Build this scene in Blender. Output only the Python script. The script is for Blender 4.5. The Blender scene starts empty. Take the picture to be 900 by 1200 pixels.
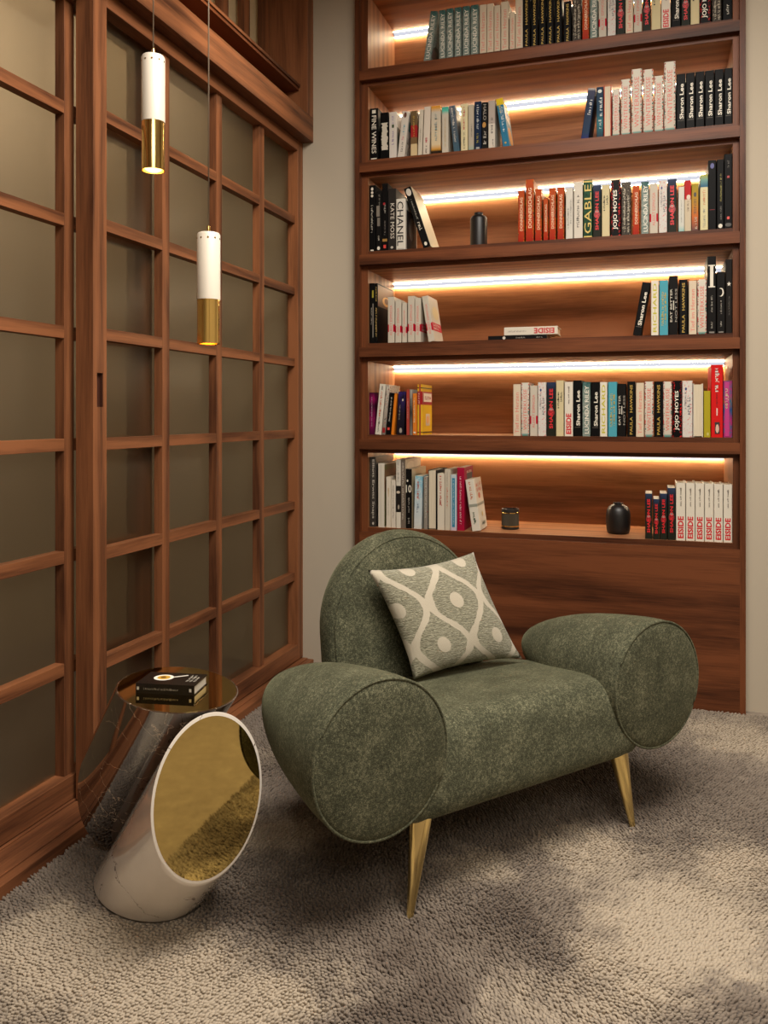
import bpy, bmesh, math, random
import numpy as np
from mathutils import Vector, Matrix

random.seed(7); rng = np.random.default_rng(7)
S = bpy.context.scene
C = S.collection
PI = math.pi

# ------------------------------------------------------------------ camera numbers (for a 900x1200 frame)
FPX, U0, VH, H = 966.0, 450.0, 486.0, 1.175
YAW = math.atan(312.0 / 966.0)
FX, FY = -math.sin(YAW), math.cos(YAW)
RX, RY = math.cos(YAW), math.sin(YAW)
def ray(u):
    k = (u - U0) / FPX
    return FX + RX * k, FY + RY * k
def x_on_y(u, Y):
    a, b = ray(u); return Y * a / b
def z_on_y(u, v, Y):
    a, b = ray(u); return H + (VH - v) / FPX * (Y / b)

# ------------------------------------------------------------------ materials
def srgb(r, g, b):
    f = lambda c: (c / 255) / 12.92 if c / 255 <= .04045 else (((c / 255) + .055) / 1.055) ** 2.4
    return (f(r), f(g), f(b), 1)
class NT:
    def __init__(s, name):
        s.m = bpy.data.materials.new(name); s.m.use_nodes = True
        s.t = s.m.node_tree; s.t.nodes.clear()
        s.out = s.t.nodes.new('ShaderNodeOutputMaterial')
    def n(s, kind, **kw):
        nd = s.t.nodes.new('ShaderNode' + kind)
        for k, v in kw.items():
            if k.startswith('_'): setattr(nd, k[1:], v)
            else: nd.inputs[k.replace('__', ' ')].default_value = v
        return nd
    def l(s, a, b): s.t.links.new(a, b)
    def ramp(s, fac, stops, interp='LINEAR'):
        r = s.n('ValToRGB'); r.color_ramp.interpolation = interp
        e = r.color_ramp.elements
        while len(e) > 1: e.remove(e[-1])
        e[0].position, e[0].color = stops[0][0], stops[0][1]
        for p, c in stops[1:]:
            x = e.new(p); x.color = c
        s.l(fac, r.inputs[0]); return r.outputs[0]
    def math(s, op, a, b=None, clamp=False):
        nd = s.n('Math', _operation=op, _use_clamp=clamp)
        for i, v in enumerate((a, b)):
            if v is None: continue
            if isinstance(v, (int, float)): nd.inputs[i].default_value = v
            else: s.l(v, nd.inputs[i])
        return nd.outputs[0]
    def mix(s, fac, a, b, mode='MIX'):
        nd = s.n('Mix', _data_type='RGBA', _blend_type=mode)
        for i, v in ((0, fac), (6, a), (7, b)):
            if isinstance(v, (int, float, tuple)): nd.inputs[i].default_value = v
            else: s.l(v, nd.inputs[i])
        return nd.outputs[2]
    def bsdf(s, **kw):
        b = s.n('BsdfPrincipled', **kw); s.l(b.outputs[0], s.out.inputs[0]); return b
    def bump(s, h, strength, dist):
        b = s.n('Bump', Strength=strength, Distance=dist); s.l(h, b.inputs['Height']); return b.outputs[0]

MC = {}
def plain(col, rough=.5, metal=0.0, name='paint', **kw):
    key = (name, tuple(round(c, 4) for c in col), rough, metal)
    if key not in MC:
        t = NT(name); t.bsdf(**{'Base__Color': col, 'Roughness': rough, 'Metallic': metal}, **kw); MC[key] = t.m
    return MC[key]

def wood(name, axis, dark, light, rough=.42, scale=1.0, bump=.12):
    t = NT(name)
    tc = t.n('TexCoord'); mp = t.n('Mapping')
    sc = [9 * scale, 9 * scale, 9 * scale]; sc[axis] = .9 * scale
    mp.inputs['Scale'].default_value = sc
    t.l(tc.outputs['Object'], mp.inputs[0])
    n1 = t.n('TexNoise', Scale=1.0, Detail=5.0, Roughness=.6, Distortion=1.3); t.l(mp.outputs[0], n1.inputs['Vector'])
    mp2 = t.n('Mapping'); s2 = [170, 170, 170]; s2[axis] = 6
    mp2.inputs['Scale'].default_value = s2; t.l(tc.outputs['Object'], mp2.inputs[0])
    n2 = t.n('TexNoise', Scale=1.0, Detail=3.0, Roughness=.6); t.l(mp2.outputs[0], n2.inputs['Vector'])
    w = t.n('TexWave', _wave_type='RINGS', Scale=.55, Distortion=5.0, Detail=3.0)
    w.inputs['Detail Scale'].default_value = 1.4
    t.l(mp.outputs[0], w.inputs['Vector'])
    a = t.math('MULTIPLY', n1.outputs[0], .62); b = t.math('MULTIPLY', w.outputs['Fac'], .18); c = t.math('MULTIPLY', n2.outputs[0], .3)
    f = t.math('ADD', t.math('ADD', a, b), c)
    col = t.ramp(f, [(.38, dark), (.52, tuple((dark[i] + light[i]) / 2 for i in range(3)) + (1,)), (.66, light)])
    p = t.bsdf(Roughness=rough); t.l(col, p.inputs['Base Color'])
    p.inputs['Specular IOR Level'].default_value = .18
    t.l(t.bump(n2.outputs[0], bump, .002), p.inputs['Normal'])
    return t.m
SD, SL = srgb(76, 45, 29), srgb(136, 86, 55)
BD, BL = srgb(60, 32, 19), srgb(112, 64, 38)
W_SC = [wood('screen_wood_%s' % 'xyz'[i], i, SD, SL, .45) for i in range(3)]
W_BK = [wood('bookcase_wood_%s' % 'xyz'[i], i, BD, BL, .4) for i in range(3)]
W_BKLIT = [wood('bookcase_lit_wood_%s' % 'xyz'[i], i, srgb(108, 70, 44), srgb(156, 106, 70), .5) for i in range(3)]  # paler copy of the walnut, shelf-light glow put into its colour

def m_wall():
    t = NT('plaster'); n = t.n('TexNoise', Scale=220.0, Detail=3.0)
    g = t.n('NewGeometry'); t.l(g.outputs['Position'], n.inputs['Vector'])
    p = t.bsdf(**{'Base__Color': srgb(180, 168, 149), 'Roughness': .85}); t.l(t.bump(n.outputs[0], .05, .002), p.inputs['Normal']); return t.m
WALL = m_wall()
CEIL = plain(srgb(205, 192, 170), .9, name='ceiling_paint')

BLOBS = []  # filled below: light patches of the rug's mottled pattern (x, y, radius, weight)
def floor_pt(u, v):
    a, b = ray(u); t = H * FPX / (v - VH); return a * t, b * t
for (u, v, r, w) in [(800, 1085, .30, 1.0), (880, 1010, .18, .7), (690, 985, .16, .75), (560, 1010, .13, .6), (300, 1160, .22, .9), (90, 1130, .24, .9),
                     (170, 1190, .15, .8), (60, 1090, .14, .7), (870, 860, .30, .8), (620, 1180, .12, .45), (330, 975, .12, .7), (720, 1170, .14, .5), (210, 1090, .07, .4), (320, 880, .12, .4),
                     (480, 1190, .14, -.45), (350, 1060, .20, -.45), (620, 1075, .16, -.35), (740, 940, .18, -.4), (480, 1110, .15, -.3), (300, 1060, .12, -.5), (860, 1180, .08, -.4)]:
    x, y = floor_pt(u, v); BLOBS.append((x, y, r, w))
def m_carpet():
    t = NT('carpet_pile'); g = t.n('NewGeometry')
    nd = t.n('TexNoise', Scale=5.0, Detail=5.0, Roughness=.7); t.l(g.outputs['Position'], nd.inputs['Vector'])
    off = t.n('VectorMath', _operation='SCALE'); off.inputs['Scale'].default_value = .42
    sub = t.n('VectorMath', _operation='SUBTRACT'); sub.inputs[1].default_value = (.5, .5, .5)
    t.l(nd.outputs['Color'], sub.inputs[0]); t.l(sub.outputs[0], off.inputs[0])
    pos = t.n('VectorMath', _operation='ADD'); t.l(g.outputs['Position'], pos.inputs[0]); t.l(off.outputs[0], pos.inputs[1])
    flat = t.n('VectorMath', _operation='MULTIPLY'); flat.inputs[1].default_value = (1, 1, 0); t.l(pos.outputs[0], flat.inputs[0])
    tot = None
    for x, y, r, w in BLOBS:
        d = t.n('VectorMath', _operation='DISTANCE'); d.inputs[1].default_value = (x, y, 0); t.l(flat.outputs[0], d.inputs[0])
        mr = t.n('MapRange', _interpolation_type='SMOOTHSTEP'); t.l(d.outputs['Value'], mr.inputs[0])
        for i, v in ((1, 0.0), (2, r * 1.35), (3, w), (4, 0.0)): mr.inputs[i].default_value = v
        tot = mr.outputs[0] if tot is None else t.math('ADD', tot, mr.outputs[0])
    n1 = t.n('TexNoise', Scale=1.9, Detail=7.0, Roughness=.68, Distortion=.4); t.l(g.outputs['Position'], n1.inputs['Vector'])
    n2 = t.n('TexNoise', Scale=26.0, Detail=4.0, Roughness=.7); t.l(g.outputs['Position'], n2.inputs['Vector'])
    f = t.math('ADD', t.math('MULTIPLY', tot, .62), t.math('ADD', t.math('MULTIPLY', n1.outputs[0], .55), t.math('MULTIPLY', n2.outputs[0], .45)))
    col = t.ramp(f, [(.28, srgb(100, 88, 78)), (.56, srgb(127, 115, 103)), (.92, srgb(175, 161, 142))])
    p = t.bsdf(Roughness=.95); t.l(col, p.inputs['Base Color'])
    p.inputs['Sheen Weight'].default_value = .15; p.inputs['Specular IOR Level'].default_value = .1
    return t.m
CARPET = m_carpet()

def m_fabric():
    t = NT('green_chenille'); g = t.n('TexCoord')
    n0 = t.n('TexNoise', Scale=14.0, Detail=4.0, Roughness=.6); n1 = t.n('TexNoise', Scale=130.0, Detail=4.0, Roughness=.75); n2 = t.n('TexNoise', Scale=420.0, Detail=2.0, Roughness=.8)
    for n in (n0, n1, n2): t.l(g.outputs['Object'], n.inputs['Vector'])
    f = t.math('ADD', t.math('MULTIPLY', n0.outputs[0], .20), t.math('ADD', t.math('MULTIPLY', n1.outputs[0], .45), t.math('MULTIPLY', n2.outputs[0], .5)))
    col = t.ramp(f, [(.40, srgb(36, 38, 28)), (.57, srgb(67, 68, 52)), (.72, srgb(128, 126, 101))])
    p = t.bsdf(Roughness=.9); t.l(col, p.inputs['Base Color'])
    p.inputs['Sheen Weight'].default_value = .25; p.inputs['Sheen Roughness'].default_value = .4; p.inputs['Sheen Tint'].default_value = srgb(190, 190, 150)
    p.inputs['Specular IOR Level'].default_value = .15
    h = t.math('ADD', t.math('MULTIPLY', n1.outputs[0], .5), t.math('MULTIPLY', n2.outputs[0], .6))
    t.l(t.bump(h, .35, .003), p.inputs['Normal'])
    return t.m
GREEN = m_fabric()

def m_cushion():
    t = NT('cushion_jacquard'); tc = t.n('TexCoord')
    sx = t.n('SeparateXYZ'); t.l(tc.outputs['UV'], sx.inputs[0])
    u, v = sx.outputs[0], sx.outputs[1]
    nz = t.n('TexNoise', Scale=9.0, Detail=3.0); t.l(tc.outputs['UV'], nz.inputs['Vector'])
    jit = t.math('MULTIPLY', t.math('SUBTRACT', nz.outputs[0], .5), .05)
    # ogee lattice: two families of wavy vertical bands meeting at their crests
    def ogee(xc, ph):
        s = t.math('SINE', t.math('MULTIPLY_ADD' if False else 'ADD', t.math('MULTIPLY', v, 2 * PI * 1.39), ph))
        x = t.math('MULTIPLY', t.math('ADD', t.math('SUBTRACT', u, xc), jit), 1 / .5)
        fr = t.math('SUBTRACT', t.math('FRACT', t.math('ADD', x, .5)), .5)
        return t.math('ABSOLUTE', t.math('SUBTRACT', t.math('MULTIPLY', fr, .5), t.math('MULTIPLY', s, .105)))
    PH = PI / 2 - 2 * PI * 1.39 * .60
    d1, d2 = ogee(.165, PH), ogee(.415, PH + PI)
    d = t.math('MINIMUM', d1, d2)
    band = t.math('LESS_THAN', d, .032)
    # medallion dots in the middle of each ogee
    def dots(xc, vc):
        fx = t.math('SUBTRACT', t.math('FRACT', t.math('ADD', t.math('MULTIPLY', t.math('SUBTRACT', u, xc), 2.0), .5)), .5)
        fv = t.math('SUBTRACT', t.math('FRACT', t.math('ADD', t.math('MULTIPLY', t.math('SUBTRACT', v, vc), 1.39), .5)), .5)
        e = t.math('ADD', t.math('POWER', t.math('ABSOLUTE', t.math('MULTIPLY', fx, .5)), 2), t.math('POWER', t.math('ABSOLUTE', t.math('MULTIPLY', fv, .72 * .8)), 2))
        return t.math('LESS_THAN', t.math('ADD', e, t.math('MULTIPLY', jit, .01)), .0032)
    dd = t.math('MAXIMUM', dots(.54, .60), dots(.29, .60 + .5 / 1.39))
    mask = t.math('MAXIMUM', band, dd)
    mp = t.n('Mapping'); mp.inputs['Scale'].default_value = (30, 105, 1); mp.inputs['Rotation'].default_value = (0, 0, .25); t.l(tc.outputs['UV'], mp.inputs[0])
    qn = t.n('TexNoise', Scale=1.0, Detail=3.0, Roughness=.6, Distortion=.9); t.l(mp.outputs[0], qn.inputs['Vector'])
    fld = t.ramp(qn.outputs[0], [(.38, srgb(126, 122, 99)), (.62, srgb(170, 165, 140))])
    col = t.mix(mask, fld, srgb(182, 172, 152))
    p = t.bsdf(Roughness=.85); t.l(col, p.inputs['Base Color']); p.inputs['Sheen Weight'].default_value = .2
    inv = t.math('SUBTRACT', 1.0, mask)
    fine = t.n('TexNoise', Scale=260.0, Detail=2.0); t.l(tc.outputs['UV'], fine.inputs['Vector'])
    hgt = t.math('ADD', t.math('MULTIPLY', inv, qn.outputs[0]), t.math('MULTIPLY', fine.outputs[0], .12))
    t.l(t.bump(hgt, 1.0, .009), p.inputs['Normal'])
    return t.m
CUSH = m_cushion()

def m_marble(name, base, base2, vein, vscale, width, amt, coat):
    t = NT(name); g = t.n('NewGeometry')
    n0 = t.n('TexNoise', Scale=3.0, Detail=6.0, Roughness=.6); t.l(g.outputs['Position'], n0.inputs['Vector'])
    sub = t.n('VectorMath', _operation='SUBTRACT'); sub.inputs[1].default_value = (.5, .5, .5); t.l(n0.outputs['Color'], sub.inputs[0])
    sc = t.n('VectorMath', _operation='SCALE'); sc.inputs['Scale'].default_value = .35; t.l(sub.outputs[0], sc.inputs[0])
    ad = t.n('VectorMath', _operation='ADD'); t.l(g.outputs['Position'], ad.inputs[0]); t.l(sc.outputs[0], ad.inputs[1])
    vo = t.n('TexVoronoi', _feature='DISTANCE_TO_EDGE', Scale=vscale); t.l(ad.outputs[0], vo.inputs['Vector'])
    line = t.math('LESS_THAN', vo.outputs['Distance'], width)
    n3 = t.n('TexNoise', Scale=7.0, Detail=3.0); t.l(g.outputs['Position'], n3.inputs['Vector'])
    gate = t.ramp(n3.outputs[0], [(amt, (0, 0, 0, 1)), (amt + .06, (1, 1, 1, 1))])
    f = t.math('MULTIPLY', line, gate)
    b = t.ramp(n0.outputs[0], [(.35, base), (.7, base2)])
    col = t.mix(f, b, vein)
    p = t.bsdf(Roughness=.06); t.l(col, p.inputs['Base Color'])
    p.inputs['Coat Weight'].default_value = 1.0; p.inputs['Coat Roughness'].default_value = .03
    p.inputs['Specular IOR Level'].default_value = .8; p.inputs['Coat IOR'].default_value = coat
    return t.m
M_DARK = m_marble('dark_marble', srgb(30, 22, 18), srgb(56, 44, 36), srgb(205, 185, 160), 9.0, .006, .40, 2.7)
M_WHITE = m_marble('white_marble', srgb(214, 204, 192), srgb(230, 222, 210), srgb(112, 98, 88), 5.0, .006, .44, 1.5)

MIRROR = plain(srgb(224, 200, 126), .04, 1.0, 'gold_mirror')
GOLD = plain(srgb(232, 198, 122), .13, 1.0, 'polished_gold')
BRASS = plain(srgb(234, 210, 144), .09, 1.0, 'brass')
WHITEP = plain(srgb(214, 204, 188), .35, name='white_lacquer')
BLACK = plain(srgb(22, 19, 17), .5, name='matt_black')
BLACKC = plain(srgb(20, 17, 16), .42, name='black_ceramic')
DARKSLOT = plain(srgb(62, 28, 12), .6, name='dark_wood_recess')
METAL = plain(srgb(40, 34, 28), .4, .6, 'dark_metal')
CORD = plain(srgb(120, 105, 88), .6, name='cord_textile')
PLATE = plain(srgb(205, 192, 172), .4, name='switch_plastic')

def emit(name, col, s):
    t = NT(name); e = t.n('Emission', Color=col, Strength=s); t.l(e.outputs[0], t.out.inputs[0]); return t.m
LED = emit('led_light', (1.0, .79, .50, 1), 27.0)
LEDB = emit('led_light_down', (1.0, .79, .50, 1), 165.0)
LEDD = emit('led_diffuser', (.86, .88, 1.0, 1), .8)
BULB = emit('bulb_light', (1.0, .80, .45, 1), 14.0)

def m_glass():
    t = NT('frosted_glass')
    tp = t.n('BsdfTransparent', Color=(.92, .89, .83, 1))
    r = t.n('BsdfRefraction', Color=(.9, .86, .8, 1), Roughness=.3, IOR=1.25)
    d = t.n('BsdfDiffuse', Color=srgb(136, 122, 98)); gl = t.n('BsdfGlossy', Color=(1, 1, 1, 1), Roughness=.25)
    m0 = t.n('MixShader', Fac=.32); t.l(tp.outputs[0], m0.inputs[1]); t.l(r.outputs[0], m0.inputs[2])
    m1 = t.n('MixShader', Fac=.035); t.l(m0.outputs[0], m1.inputs[1]); t.l(d.outputs[0], m1.inputs[2])
    m2 = t.n('MixShader', Fac=.02); t.l(m1.outputs[0], m2.inputs[1]); t.l(gl.outputs[0], m2.inputs[2])
    t.l(m2.outputs[0], t.out.inputs[0]); return t.m
GLASS = m_glass()

# ------------------------------------------------------------------ mesh helpers
class MB:
    def __init__(s): s.v, s.f, s.uv = [], [], None
    def add(s, vs, fs):
        o = len(s.v); s.v += [tuple(p) for p in vs]; s.f += [tuple(i + o for i in q) for q in fs]; return s
    def box(s, x0, x1, y0, y1, z0, z1):
        return s.add([(x0, y0, z0), (x1, y0, z0), (x1, y1, z0), (x0, y1, z0), (x0, y0, z1), (x1, y0, z1), (x1, y1, z1), (x0, y1, z1)],
                     [(0, 3, 2, 1), (4, 5, 6, 7), (0, 1, 5, 4), (1, 2, 6, 5), (2, 3, 7, 6), (3, 0, 4, 7)])
    def rings(s, rings, cap0=True, cap1=True):
        n = len(rings[0]); vs = [p for r in rings for p in r]; fs = []
        for k in range(len(rings) - 1):
            for i in range(n):
                j = (i + 1) % n; fs.append((k * n + i, k * n + j, (k + 1) * n + j, (k + 1) * n + i))
        if cap0: fs.append(tuple(reversed(range(n))))
        if cap1: fs.append(tuple(range((len(rings) - 1) * n, len(rings) * n)))
        return s.add(vs, fs)
    def lathe(s, prof, n=32, center=(0, 0), cap0=True, cap1=True):
        return s.rings([[(center[0] + r * math.cos(2 * PI * i / n), center[1] + r * math.sin(2 * PI * i / n), z) for i in range(n)] for r, z in prof], cap0, cap1)
    def tube(s, pts, rad, n=12, closed=False):
        pts = [Vector(p) for p in pts]; R = []
        for i, p in enumerate(pts):
            a = pts[i - 1] if (i > 0 or closed) else p; b = pts[(i + 1) % len(pts)] if (i < len(pts) - 1 or closed) else p
            t = (b - a).normalized(); up = Vector((0, 0, 1)) if abs(t.z) < .9 else Vector((1, 0, 0))
            x = t.cross(up).normalized(); y = t.cross(x)
            r = rad[i] if isinstance(rad, (list, tuple)) else rad
            R.append([tuple(p + x * (r * math.cos(2 * PI * k / n)) + y * (r * math.sin(2 * PI * k / n))) for k in range(n)])
        if closed: R.append(R[0])
        return s.rings(R, not closed, not closed)
    def build(s, name, mat, parent=None, smooth=False, bevel=0, sharp=None, loc=None):
        me = bpy.data.meshes.new(name); me.from_pydata(s.v, [], s.f); me.validate(); me.update()
        bm = bmesh.new(); bm.from_mesh(me); bmesh.ops.recalc_face_normals(bm, faces=bm.faces); bm.to_mesh(me); bm.free()
        me.materials.append(mat)
        if smooth:
            me.polygons.foreach_set('use_smooth', [True] * len(me.polygons))
        o = bpy.data.objects.new(name, me); C.objects.link(o)
        if parent: o.parent = parent
        if loc: o.location = loc
        if bevel:
            b = o.modifiers.new('edge', 'BEVEL'); b.width = bevel; b.segments = 2; b.limit_method = 'ANGLE'
        if smooth and sharp is not None:
            try: me.set_sharp_from_angle(angle=math.radians(sharp))
            except Exception: pass
        return o
def tag(o, label, cat, group=None, kind=None):
    o['label'] = label; o['category'] = cat
    if group: o['group'] = group
    if kind: o['kind'] = kind
    return o
def thing(name, label, cat, loc=(0, 0, 0), rotz=0, group=None, kind=None):
    o = bpy.data.objects.new(name, None); C.objects.link(o); o.location = loc; o.rotation_euler = (0, 0, rotz); o.empty_display_size = .05
    return tag(o, label, cat, group, kind)
def B(x0, x1, y0, y1, z0, z1): return MB().box(x0, x1, y0, y1, z0, z1)

# ================================================================== THE ROOM
DF, DI, DB, YW = 3.54, 3.572, 3.985, 3.586     # bookcase front, inset front, inner back, back wall plane
XL, XR = -1.283, .3594                           # bookcase outer sides
ZC = 3.22
tag(B(-3.1, 2.7, -3.0, 4.2, -.06, -.012).build('floor', CARPET), 'wall to wall mottled taupe carpet floor under the furniture', 'floor', kind='structure')
tag(B(-3.1, 2.7, -3.0, 4.2, ZC, ZC + .05).build('ceiling', CEIL), 'plain pale ceiling above the bookcase', 'ceiling', kind='structure')
w = MB().box(-3.1, XL - .001, YW, 4.1, -.012, ZC).box(XR + .001, 2.7, YW, 4.1, -.012, ZC).box(XL - .001, XR + .001, 4.03, 4.1, -.012, ZC)
tag(w.build('wall_back', WALL), 'plain beige plaster wall that the bookcase is built into', 'wall', kind='structure')
tag(B(2.65, 2.7, -3, YW, -.012, ZC).build('wall_right', WALL), 'plain beige side wall opposite the sliding screens', 'wall', kind='structure')
tag(B(-3.1, 2.7, -3.05, -3, -.012, ZC).build('wall_front', WALL), 'plain beige wall facing the bookcase', 'wall', kind='structure')
tag(B(-3.1, -3.05, -3, YW, -.012, ZC).build('wall_left', WALL), 'plain wall of the passage beyond the frosted sliding screens', 'wall', kind='structure')

# ------------------------------------------------------------------ carpet pile: leaning tufts
def carpet():
    sp = .0088
    xs = np.arange(-1.5, 2.64, sp); ys = np.arange(1.05, 3.575, sp)
    X, Y = np.meshgrid(xs, ys); X = X + np.where((np.arange(len(ys)) % 2)[:, None] == 1, sp / 2, 0)
    X, Y = X.ravel(), Y.ravel()
    X = X + rng.uniform(-.0024, .0024, X.shape); Y = Y + rng.uniform(-.0024, .0024, Y.shape)
    t = X * FX + Y * FY
    keep = (t > 1.53) & (X > -1.502) & (Y < YW - .004)   # the deep pile rug ends just short of the doorway side
    keep &= ~((X > XL) & (X < XR) & (Y > DF - .003))
    dx, dy = X + 1.199, Y - 1.800; ca, sa = math.cos(-.611), math.sin(-.611)
    keep &= ((dx * ca + dy * sa) / (.1318 * math.sqrt(2))) ** 2 + ((dy * ca - dx * sa) / .1318) ** 2 > .95
    keep &= Y < DF - .007 * (X > XL) * (X < XR)
    X, Y = X[keep], Y[keep]; n = len(X)
    blob = np.zeros(n)
    for bx, by, r, wt in BLOBS: blob += wt * np.clip(1 - np.hypot(X - bx, Y - by) / (r * 1.35), 0, 1)
    blob = np.clip(blob, 0, 1)
    hgt = (.0105 + rng.uniform(-.002, .002, n)) * (1 - .45 * blob)
    ph = .9 * np.sin(X * 5.1 + 1.3 * np.sin(Y * 3.7)) + .8 * np.cos(Y * 6.3 + 1.7 * X) + rng.normal(0, .5, n) - 1.3
    lean = (.0075 + rng.uniform(-.002, .003, n))
    lx, ly = np.cos(ph) * lean, np.sin(ph) * lean
    wd = .0047 + rng.uniform(-.0006, .0008, n)
    a0 = rng.uniform(0, 2 * PI, n)
    k = 5
    vs = np.zeros((n, 2 * k + 1, 3), np.float32)
    for i in range(k):
        a = a0 + 2 * PI * i / k
        vs[:, i, 0] = X + np.cos(a) * wd; vs[:, i, 1] = Y + np.sin(a) * wd; vs[:, i, 2] = -.0118
        vs[:, k + i, 0] = X + np.cos(a) * wd * .92 + lx * .4; vs[:, k + i, 1] = Y + np.sin(a) * wd * .92 + ly * .4; vs[:, k + i, 2] = -.0118 + hgt * .62
    vs[:, 2 * k, 0] = X + lx; vs[:, 2 * k, 1] = Y + ly; vs[:, 2 * k, 2] = -.0118 + hgt * 1.12
    quads = []; 
    for i in range(k):
        j = (i + 1) % k; quads += [i, j, k + j, k + i]
    tris = []
    for i in range(k):
        j = (i + 1) % k; tris += [k + i, k + j, 2 * k]
    base = (np.arange(n) * (2 * k + 1))[:, None]
    q = base + np.array(quads)[None]; tr = base + np.array(tris)[None]
    loops = np.concatenate([q, tr], 1).ravel().astype(np.int32)
    tot = np.tile(np.array([4] * k + [3] * k, np.int32), n); st = np.concatenate([[0], np.cumsum(tot)[:-1]]).astype(np.int32)
    me = bpy.data.meshes.new('carpet_pile')
    me.vertices.add(n * (2 * k + 1)); me.vertices.foreach_set('co', vs.ravel())
    me.loops.add(len(loops)); me.loops.foreach_set('vertex_index', loops)
    me.polygons.add(len(tot)); me.polygons.foreach_set('loop_start', st); me.polygons.foreach_set('loop_total', tot)
    me.polygons.foreach_set('use_smooth', np.ones(len(tot), bool))
    me.update(calc_edges=True); me.materials.append(CARPET)
    o = bpy.data.objects.new('carpet_pile', me); C.objects.link(o)
    o.name = 'floor_carpet'; tag(o, 'soft short carpet pile in mottled taupe and sand', 'carpet', kind='stuff')
carpet()

# ------------------------------------------------------------------ sliding screens
tag(MB().box(-1.76, -1.535, -.6, YW - .0005, -.012, .030).box(-1.535, -1.505, -.6, YW - .0005, -.012, .026).box(-1.632, -1.622, -.6, YW - .0005, .03, .035)
    .build('trim_1', W_SC[1], bevel=.002), 'low wooden floor track running beneath the sliding screens', 'floor track', kind='structure')
ZR = [2.084, 1.752, 1.419, 1.086, .753, .421]
def screen(name, xf, y0, y1, label, slot, stile=.064):
    xb = xf - .060; zt, zb = 2.4525, .035
    r = thing(name, label, 'sliding door', (0, 0, 0), 0, None, 'structure')
    ya, yb = y0 + stile, y1 - (y1 == YW - .001 and .059 or stile)
    for nm, a, b in (('a', y0, ya), ('b', yb, y1)):
        m = MB()
        if slot and nm == 'a':
            s0, s1, h0, h1 = 2.0630, 2.0920, 1.198, 1.2995
            m.box(xb, xf, a, b, zb, h0).box(xb, xf, a, b, h1, zt).box(xb, xf, a, s0, h0, h1).box(xb, xf, s1, b, h0, h1)
        else: m.box(xb, xf, a, b, zb, zt)
        o = m.build('stile', W_SC[2], r, bevel=0 if slot and nm == 'a' else .0015)
        if slot and nm == 'a':
            h = MB().box(xf - .016, xf - .012, s0, s1, h0, h1).box(xf - .012, xf - .002, s0, s0 + .0015, h0, h1).box(xf - .012, xf - .002, s1 - .0015, s1, h0, h1).build('finger_pull', DARKSLOT, o)
            h['label'] = 'dark recessed finger pull'
    B(xb, xf, ya, yb, zb, .105).build('rail', W_SC[1], r, bevel=.0015)
    B(xb, xf, ya, yb, 2.404, zt).build('rail', W_SC[1], r, bevel=.0015)
    L = MB(); xa = xf - .015
    pitch = .3655
    yc = (ya + .322 + .02175) if slot else (yb - .322 - .02175)
    ys = [yc + pitch * i * (1 if slot else -1) for i in range(3)]
    V = MB()
    for c in ys: V.box(xa - .033, xa, c - .02175, c + .02175, .105, 2.404)
    for z in ZR: L.box(xa - .033, xa - .0004, ya, yb, z - .0185, z + .0185)
    lat = V.build('lattice', W_SC[2], r, bevel=.001)
    L.build('lattice', W_SC[1], r, bevel=.001)
    B(xa - .037, xa - .0332, ya - .01, yb + .01, .095, 2.414).build('glass', GLASS, r)
    return r
screen('door_1', -1.632, .9095, 2.456, 'frosted glass lattice sliding screen half hidden behind its neighbour', False)
screen('door_2', -1.560, 2.0445, YW - .001, 'frosted glass lattice sliding screen with a finger pull beside the pendants', True)

# ------------------------------------------------------------------ transom above the screens
tr = thing('window_1', 'high wooden transom with slats and frosted panes above the sliding screens', 'window', kind='structure')
fr = MB().box(-1.76, -1.507, -.6, YW - .001, 2.4536, 2.567)
fr.build('frame_rail', W_SC[1], tr, bevel=.0015)
B(-1.76, -1.507, 3.515, YW - .001, 2.5671, ZC - .001).build('frame_stile', W_SC[2], tr, bevel=.0015)
B(-1.76, -1.549, -.6, 3.5149, 2.676, 2.690).build('sill_board', W_BK[1], tr, bevel=.001)  # darker wood than the frame: the recess shade is put into the colour
B(-1.76, -1.543, -.6, 3.5149, 2.6905, 2.704).build('sill_cap', W_SC[1], tr, bevel=.001)
B(-1.76, -1.735, -.6, 3.5149, 2.5671, 2.6758).build('back_board', W_BK[1], tr)
sl = MB()
for i in range(14):
    c = 3.482 - .03 - .194 * i
    sl.box(-1.715, -1.685, c - .03, c + .03, 2.7042, ZC - .001)
sl.build('slats', W_SC[2], tr, bevel=.001)
def m_tglass():
    t = NT('milk_glass'); a = t.n('BsdfDiffuse', Color=srgb(214, 200, 172)); b = t.n('BsdfTranslucent', Color=srgb(226, 212, 184)); m = t.n('MixShader', Fac=.55)
    t.l(a.outputs[0], m.inputs[1]); t.l(b.outputs[0], m.inputs[2]); t.l(m.outputs[0], t.out.inputs[0]); return t.m
B(-1.735, -1.731, -.6, 3.5149, 2.7042, ZC - .001).build('panes', m_tglass(), tr)

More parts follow.
